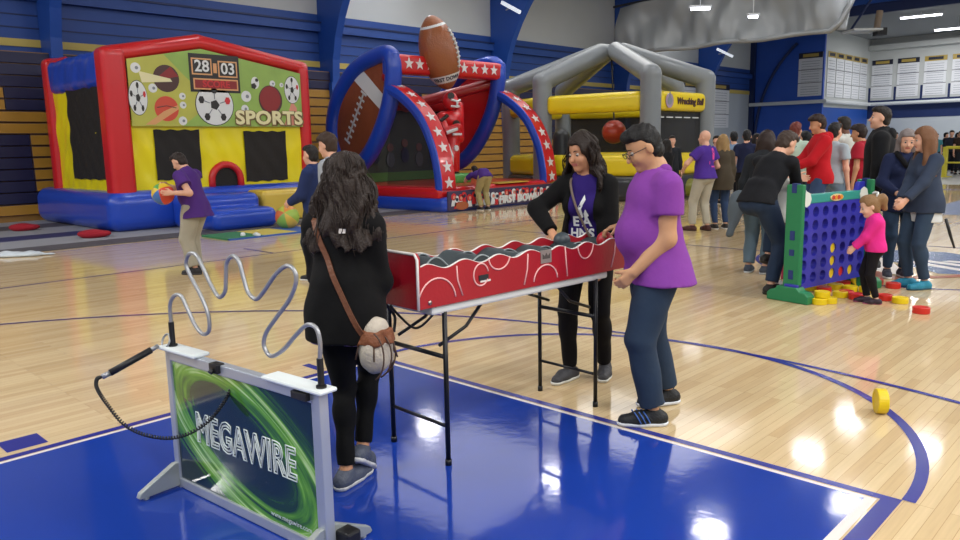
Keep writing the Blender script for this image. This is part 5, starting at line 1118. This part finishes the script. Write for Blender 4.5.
m.tube([Hd((-.009, .106, .004)), Hd((.009, .106, .004))], .002, 6); m.build('glasses', [BLK], pm, smooth=True)
S = Solid(); S.cone(C((-.045, -.05, .50)), C((.045, -.05, .50)), .032*s, .032*s, k=.03); S.cone(C((-.065, -.03, .505)), C((-.035, .085, .45)), .03*s, .016*s, k=.03); S.cone(C((.065, -.03, .505)), C((.035, .085, .45)), .03*s, .016*s, k=.03); S.cone(C((0, -.02, .4)), C((0, .02, .62)), .058*s, .062*s, k=.01, sub=True); S.build('collar', .007, [cloth('82409a')], I2['shirt'])
m = MB()
for sh in [o for o in pm.children if o.name.startswith('shoe')][:2]: pass
for sg in (1, -1):
    kn = I2['An'][sg]
    for q in range(3):
        y = kn[1] + .045 + q*.026; m2 = None; m.tube([(kn[0]-.05, y-.012, .03), (kn[0]-.042, y+.008, .07), (kn[0]-.02, y+.018, .088)], .006, 6, flat=.6); m.tube([(kn[0]+.05, y-.012, .03), (kn[0]+.042, y+.008, .07), (kn[0]+.02, y+.018, .088)], .006, 6, flat=.6)
m.build('shoe_stripe', [mat('stripe_blue', '3f6ab8', .5)], pm, smooth=True)
# the two balls
ball(at(562, 240.5, 4.60), .052, ['39444a'], 'game_ball', 'dark grey ball under the hand of the woman in the cardigan'); ball(at(605, 240, 4.58), .052, ['b8202f'], 'game_ball', 'red ball under the hand of the man in the polo')

# ------------------------------------------------------------------ people round the upright game
gy, I = person('small girl in bright pink top and black leggings by the giant game', gp(871, 303), -72, .99, h=.007, hs=1.42, fem=False, hair='pony', haircol='8a6a48', skin='pale', top=('shirt', 'e0308c'), sleeve='long', hem=-.07, tuck=.02,
    legs='141216', legw=.010, shoe='2a1626', sole='a84a78', fR=(.07, .06, 0, 0), fL=(-.10, -.06, 6, 0), hR=(.12, .30, .93), hL=(-.10, .36, .88), pR=(.3, -.8, -.6), pL=(-.3, -.8, -.6), head=(-10, 20, 0), eyes=True, lean=4)
m = MB(); Hd = I['Hd']
for a in range(3): m.tube([Hd((.022*(a-1)+.03*math.cos(t), -.115+.015*math.sin(2*t), .105+.025*math.sin(t))) for t in np.linspace(0, 2*PI, 14, endpoint=False)], .008, 6, closed=True)
m.build('white_hair_bow', [C_['white']], gy, smooth=True)
wa, I = person('grey haired woman in navy jacket and jeans facing the camera', hp(900, 190, 8.5), 192, 1.66, h=.010, fem=True, hair='bob', haircol='7c7270', skin='light', top=('shirt', '15161c'), sleeve='long', coat='1c2442', coathem=-.17, legs='2c3f58', shoe='2b2d3c', eyes=True,
    fR=(.09, .02, 10, 0), fL=(-.08, 0, -8, 0), hR=(.10, .26, 1.0), hL=(-.05, .30, .98), head=(8, 14, -4), pR=(.8, -.4, -.4), pL=(-.8, -.4, -.4), side=-3)
m = MB(); m.tube(spline([I['C']((.09, .02, .50)), I['C']((.05, .12, .42)), I['C']((0, .14, .36)), I['C']((-.05, .12, .42)), I['C']((-.09, .02, .50)), I['C']((0, -.09, .52))], 5, True), .028, 8, closed=True); m.build('scarf', [cloth('141418')], wa, smooth=True)
wb_, I = person('woman with long auburn brown hair in slate blue jacket, bright blue shoes', hp(927, 150, 7.8), -98, 1.67, h=.010, fem=True, hair='long', haircol='6e4a30', skin='light', top=('shirt', 'cfd2d2'), sleeve='long', hem=-.22, tuck=.014, breadth=.92, coat='333d50', coathem=-.12, legs='34455a', legw=.016, shoe='1f84a0', sole='1a5a70', eyes=True,
    fR=(.11, .02, 12, 0), fL=(-.08, -.02, -4, 0), hR=('px', 897, 206, 7.7), hL=('px', 899, 209, 7.55), head=(20, 8, 0), pR=(.4, -.8, -.5), pL=(-.4, -.8, -.5))
m = MB(); a = I['C']((-.2, -.12, -.18)); m.tube([a, a+[0, -.06, -.16], a+[0, -.12, -.30]], [.016, .016, .01], 6); m.build('hanging_belt', [BLK], wb_, smooth=True)
lm, I = person('man in black pullover and dark jeans bending over beside the giant game', gp(763, 292), 58, 1.84, h=.009, hair='short', haircol='3a2c24', skin='light', top=('shirt', '1a1b1f'), sleeve='mid', hem=-.03, legs='26344a', legw=.026, shoe='1a1714', sole='2c2620', lean=33, pel=(0, -.12, -.05), eyes='down',
    fR=(.10, -.02, 8, 0), fL=(-.10, .16, 0, .05, .20), kneeL=(-.1, 1, .5), hR=('px', 800, 200, 8.05), hL=(-.12, .62, 1.1), head=(8, 22, 0), pR=(.5, -.4, -.9), pL=(-.6, -.3, -.8), breadth=1.1)
ck, I = person('small fair haired child in white top and pink trousers beside the green post', hp(783, 180, 8.0), 62, 1.36, h=.009, hs=1.12, hair='mop', haircol='8a6c4c', skin='pale', top=('shirt', 'cfcfc8'), sleeve='short', hem=-.05, legs='b8405c', legw=.016, shoe='c9c4c4', hR=(.14, .40, 1.20), hL=(-.14, .40, 1.18), head=(0, 10, 0), lean=8)
cw, I = person('woman with dark curly hair bending behind the man in black, pale jeans', hp(761, 150, 8.9), 40, 1.70, h=.010, fem=True, hair='long', haircol='2a1c17', skin='light', top=('shirt', '3a3f46'), sleeve='long', hem=-.05, coat='23262a', coathem=-.08, legs='5f7482', legw=.03, shoe='3c4654', sole='c8ccd0', lean=14, head=(10, 10, 0))
S = Solid(); C = I['C']; S.ell(C((-.17, -.12, -.12)), (.09, .10, .12)); S.cone(C((-.2, -.12, -.1)), C((-.24, -.14, -.50)), .10, .045, k=.06); S.noise(.01, 18); S.build('tied_jacket', .014, [cloth('5c666e')], cw)

# ------------------------------------------------------------------ boys by the bounce house
kd, I = person('boy in purple shirt and khaki trousers holding a bright striped ball', gp(197, 273), -78, 1.60, h=.009, hair='short', haircol='2a201c', skin='light', top=('shirt', '4c2c74'), sleeve='short', hem=-.16, tuck=.024, legs='a39d8c', legw=.042, shoe='1c1b1f', sole='3a3a40', lean=12, eyes='down',
    fR=(.10, .06, 10, 0), fL=(-.12, -.06, -10, 0), hR=('px', 168, 186, 9.62), hL=('px', 172, 193, 9.32), head=(0, 28, 0), curl=(.35, .35), pR=(.5, -.5, -.8), pL=(-.5, -.5, -.8), fat=.45, breadth=1.12, pel=(0, -.05, 0))
bl = at(163, 194, 9.45); ball(bl, .135, ['c8402c', 'd8b42c', '4f9a4a', 'd8b42c', '3a6ab0', 'c8402c'], 'play_ball', 'small red, yellow and green striped ball in the hands of the boy')
person('boy in navy jacket in front of the bounce house, behind the black coat', spot(-1.95, 9.1), -75, 1.62, h=.011, hair='short', haircol='1f1a18', skin='light', top=('hoodie', '27335c'), sleeve='long', hem=-.08, tuck=.03, legs='2c3038', head=(10, 4, 0), hL=(-.1, .3, 1.0), eyes=True)
person('taller brown haired boy in white and grey top behind the woman in black', spot(-1.52, 8.2), -68, 1.745, h=.010, hair='mop', haircol='3a2a20', skin='light', top=('shirt', '9a9ea4'), sleeve='long', hem=-.08, tuck=.024, legs='2c3444', head=(0, 12, 0), eyes=True, hR=(.3, -.1, .95), lean=4)
person('boy in khaki trousers bending over the front edge of the football inflatable', np.array((-10.12, 9.98, 0)), -28, 1.62, h=.013, hair='short', haircol='2a2220', skin='light', top=('shirt', '4a2f7a'), sleeve='short', hem=-.08, legs='a39466', legw=.026, shoe='2a2624', lean=88, pel=(0, -.02, -.06), hR=(.1, .85, .85), hL=(-.12, .85, .80), head=(0, -30, 0), fR=(.1, -.02, 6, 0), fL=(-.1, 0, -6, 0))

# ------------------------------------------------------------------ middle distance
bm_, I = person('bald man in purple shirt with pink print and pale trousers', gp(703, 231), -28, 1.76, h=.012, hair='bald', skin='light', top=('shirt', '4c2f8c'), sleeve='short', hem=-.04, tuck=.02, legs='b3ad9c', legw=.026, shoe='4a241c', sole='3a2018', fat=.35, twist=-8,
    fR=(.10, 0, 12, 0), fL=(-.12, .14, -20, 0), hL=(-.24, .26, 1.06), hR=(.2, .2, 1.0), pL=(-.9, -.4, -.2), head=(-20, 0, 0))
m = MB(); m.prism(disc(.06, 14, .8), Matrix.Translation((0, .12, 0)), .001); m.prism([(-.03, -.02), (.03, -.02), (.045, .07), (-.045, .07)], Matrix(np.eye(4)), .001); m.prism([(-.10, -.10), (.10, -.10), (.10, -.045), (-.10, -.045)], Matrix(np.eye(4)), .001); m.prism([(-.05, -.15), (.05, -.15), (.05, -.125), (-.05, -.125)], Matrix(np.eye(4)), .001)
me = m.mesh(); me.transform(frame(I['C']((.0, -.5, .30)), (1, 0, 0), (0, 0, 1))); project(me, I['shirt'], (0, 1, 0), .008); link('back_print', me, [mat('print_hot_pink', 'e0409c', .6)], I['shirt'])
MID = [
 ('woman with blonde hair and olive brown coat seen from behind', 723, 229, -5, 1.68, dict(fem=True, hair='long', haircol='9a7c50', top=('shirt', '4a4638'), sleeve='long', coat='4a4236', coathem=-.22, legs='35486a', shoe='22201e', h=.012)),
 ('man in navy short sleeved shirt with arms down, facing away', 747, 217, 20, 1.78, dict(hair='short', haircol='1c1a1c', top=('shirt', '1e2440'), sleeve='short', legs='17181c', tuck=.022)),
 ('dark haired person half hidden behind the blonde woman', 734, 211, 10, 1.77, dict(hair='short', haircol='17181c', top=('shirt', '7f96b4'), sleeve='short', legs='22242c')),
 ('woman with loose black hair and black jacket before the grey arena', 667, 216, -35, 1.62, dict(fem=True, hair='long', haircol='17110f', top=('shirt', '1a1a1d'), sleeve='long', coat='161618', coathem=-.1, legs='121216', hR=(.15, .35, 1.05))),
 ('person in dark top looking this way behind the black haired woman', 672, 207, 178, 1.72, dict(hair='short', haircol='221a17', top=('shirt', '24272c'), sleeve='long', legs='1d1f26')),
 ('tall boy in bright red hoodie facing left', 820, 250, -85, 1.93, dict(hair='mop', haircol='2a1a16', skin='tan', top=('hoodie', 'b81a24'), sleeve='long', hem=-.10, tuck=.03, legs='3a4c6c', head=(0, 14, 0), hR=(.0, .38, 1.12), hL=(-.1, .38, 1.05), h=.011, hs=.92, breadth=.95)),
 ('man in black hooded jacket turned left, behind the far post', 880, 268, -62, 1.95, dict(hair='short', haircol='1c1512', top=('hoodie', '17181b'), sleeve='long', hem=-.14, tuck=.045, legs='2c3038', h=.010, hs=.94, breadth=1.08, head=(-12, -4, 0), eyes=True)),
 ('man in white t-shirt and jeans with arms folded', 844, 236, -35, 1.94, dict(hair='short', haircol='2e2a28', skin='brown', top=('shirt', 'c9ccc6'), sleeve='short', hem=-.1, legs='3c5068', hR=(-.06, .24, 1.22), hL=(.06, .22, 1.2), pR=(1, -.1, -.6), pL=(-1, -.1, -.6), hs=.9)),
 ('person in red shirt looking left beside the black hoodie', 861, 240, -50, 1.78, dict(hair='mop', haircol='241816', skin='tan', top=('shirt', 'a02030'), sleeve='short', legs='1c1d26', tuck=.03, head=(0, 10, 0))),
 ('person in white and green sports shirt with a red cap', 795, 238, 40, 1.84, dict(hair='short', haircol='6a3028', top=('shirt', 'b4c8b8'), sleeve='short', legs='22252c', hR=(.3, .2, 1.1), tuck=.025)),
 ('person in light grey top half hidden by the red hoodie', 834, 246, 60, 1.80, dict(hair='short', haircol='1a1718', top=('shirt', 'a4b0b8'), sleeve='short', legs='7d93a6')),
 ('person in green shirt between the capped one and the red hoodie', 806, 236, -20, 1.70, dict(hair='short', haircol='17181a', top=('shirt', '3f8a62'), sleeve='short', legs='1d2026')),
 ('dark haired woman in black top left of the curly haired woman', 757, 214, 150, 1.70, dict(fem=True, hair='long', haircol='1c1412', top=('shirt', '6b6f78'), sleeve='long', legs='202228')),
]
for lb, x, y, fc_, H_, kw in MID:
    kw = dict(kw); kw.setdefault('h', .013); person(lb, hp(x, 138, dep(x, y)), fc_, H_, **kw)
# far crowd beyond the railings
FAR = [(905, 184, 175, 1.76, '22252e', '15161a', 'short', 'dark clothed person seen between the two standing women'), (858, 188, 30, 1.74, '2a2c3c', '1c1d24', 'short', 'navy clothed person seen just left of the black hoodie'), (850, 185, -60, 1.66, '1a1c22', '1a1c22', 'long', 'long haired person in black behind the red shirted person'),
 (895, 182, 160, 1.78, '2b3540', '20242c', 'short', 'person in slate top behind the grey haired woman'), (936, 181, 200, 1.70, '4a8a94', '22252c', 'short', 'person in teal top right of the auburn haired woman'), (945, 179, 120, 1.74, '20232c', '1a1b20', 'short', 'person in black by the yellow post'),
 (951, 183, 210, 1.80, '2a2d3a', '1a1b20', 'mop', 'bushy haired person in dark jacket near the view edge'), (957, 180, 170, 1.72, '1a1b1f', '2a2d3a', 'long', 'long haired person in black at the view edge'), (960, 184, 185, 1.78, '31241f', '1a1b20', 'short', 'person in brown jacket cut by the view edge'),
 (888, 180, 170, 1.72, '8a4a3c', '22252c', 'short', 'person in rust red top above the grey haired woman'), (915, 181, 190, 1.72, '1e2026', '1e2026', 'short', 'dark haired person behind the auburn haired woman'), (873, 183, 200, 1.74, '30343c', '20222a', 'short', 'person hidden mostly by the black hoodie'),
 (785, 205, 30, 1.75, '1c1e24', '15161a', 'short', 'dark clothed person just left of the capped one'), (770, 203, 160, 1.72, '4a5260', '20222a', 'short', 'person in grey blue top before the blue wall'), (812, 204, 140, 1.72, '9aa0a4', '20222a', 'short', 'person in pale grey top before the blue wall'),
 (716, 204, 170, 1.70, '3458a8', '20242c', 'short', 'person in blue shirt behind the bald man')]
for x, y, fc_, H_, c1, c2, hr, lb in FAR:
    person(lb, hp(x, 146, dep(x, y - (9 if x > 845 else 0))), fc_, H_, h=.018, hair=hr, haircol='17130f' if x != 960 else '4a3020', top=('shirt', c1), sleeve='long' if x % 2 else 'short', legs=c2, fem=hr == 'long', tuck=.02, group='people standing beyond the court')
# dark folding tables where the crowd stands
for i, (x, y) in enumerate(((862, 170), (953, 170), (922, 169))):
    g = gp(x, y); t_ = thing('crowd_table', ['dark draped table behind the black hoodie', 'dark draped table at the view edge', 'dark draped table right of the auburn haired woman'][i], 'table', (g[0], g[1], 0), R_(-5), 'draped tables by the crowd')
    m = MB(); m.bb(-.9, .9, -.38, .38, .72, .75); m.build('table_top', [mat('table_dark', '23252f', .5)], t_); m = MB(); n = 40
    vs = []; 
    for q in range(n):
        a = q/n*4; e = a % 1; sd = int(a); cx_, cy_ = [(-.9+1.8*e, -.38), (.9, -.38+.76*e), (.9-1.8*e, .38), (-.9, .38-.76*e)][sd]; w_ = 1+.03*math.sin(q*2.4)
        vs += [(cx_, cy_, .745), (cx_*w_, cy_*w_*1.02, .02)]
    m.add(vs, [(2*q, 2*q+1, (2*q+3) % (2*n), (2*q+2) % (2*n)) for q in range(n)]); m.build('drape', [cloth('1e2030')], t_)
# ------------------------------------------------------------------ light and camera
wd_ = bpy.data.worlds.new('hall_air'); sc.world = wd_; wd_.use_nodes = True
wd_.node_tree.nodes['Background'].inputs[0].default_value = (.80, .88, 1, 1); wd_.node_tree.nodes['Background'].inputs[1].default_value = .38
def area(loc, sx, sy, e, col=(1, .985, .96)):
    l = bpy.data.lights.new('fill_light', 'AREA'); l.shape = 'RECTANGLE'; l.size = sx; l.size_y = sy; l.energy = e; l.color = col  # fill lamp, added without any fixture of its own
    o = bpy.data.objects.new('fill_light', l); COL.objects.link(o); o.location = loc; return o
for x in (5, 9, 13):
    for y in (-10, -3, 4, 11, 18, 25): area((x, y, 8.2), .9, .7, 260)  # added lamps right of the view, kept out of the floor reflections
for x in (-15, -9, -3):
    for y in (-12, -7): area((x, y, 8.0 if x > -12 else 7.4), .9, .7, 260)  # added lamps behind the camera, lighting what faces it
for x, y in ((-9.5, 46.5), (-5, 45.5), (-2, 40), (0, 46)): area((x, y, 7.5), 1.2, .8, 260)  # added lamps that brighten the annex walls
area((-13, 12, 8.2), 6, 6, 170); area((-11, 18.5, 8.2), 6, 5, 240)  # two large soft lamps added to brighten the inflatables
cam = bpy.data.cameras.new('camera'); co = bpy.data.objects.new('camera', cam); COL.objects.link(co); sc.camera = co
cam.sensor_width = 36; cam.lens = FOC/960*36; cam.clip_end = 200
co.matrix_world = Matrix.Translation((CAM[0], CAM[1], CAMH)) @ Matrix.Rotation(PSI, 4, 'Z') @ Matrix.Rotation(PI/2 - PIT, 4, 'X') @ Matrix.Rotation(ROL, 4, 'Z')
sc.view_settings.view_transform = 'Standard'; sc.view_settings.look = 'None'; sc.view_settings.gamma = 1; sc.view_settings.use_curve_mapping = False
sc.view_settings.exposure = 0.0
sc.cycles.use_denoising = True; sc.cycles.max_bounces = 6; sc.cycles.diffuse_bounces = 3; sc.cycles.sample_clamp_indirect = 6
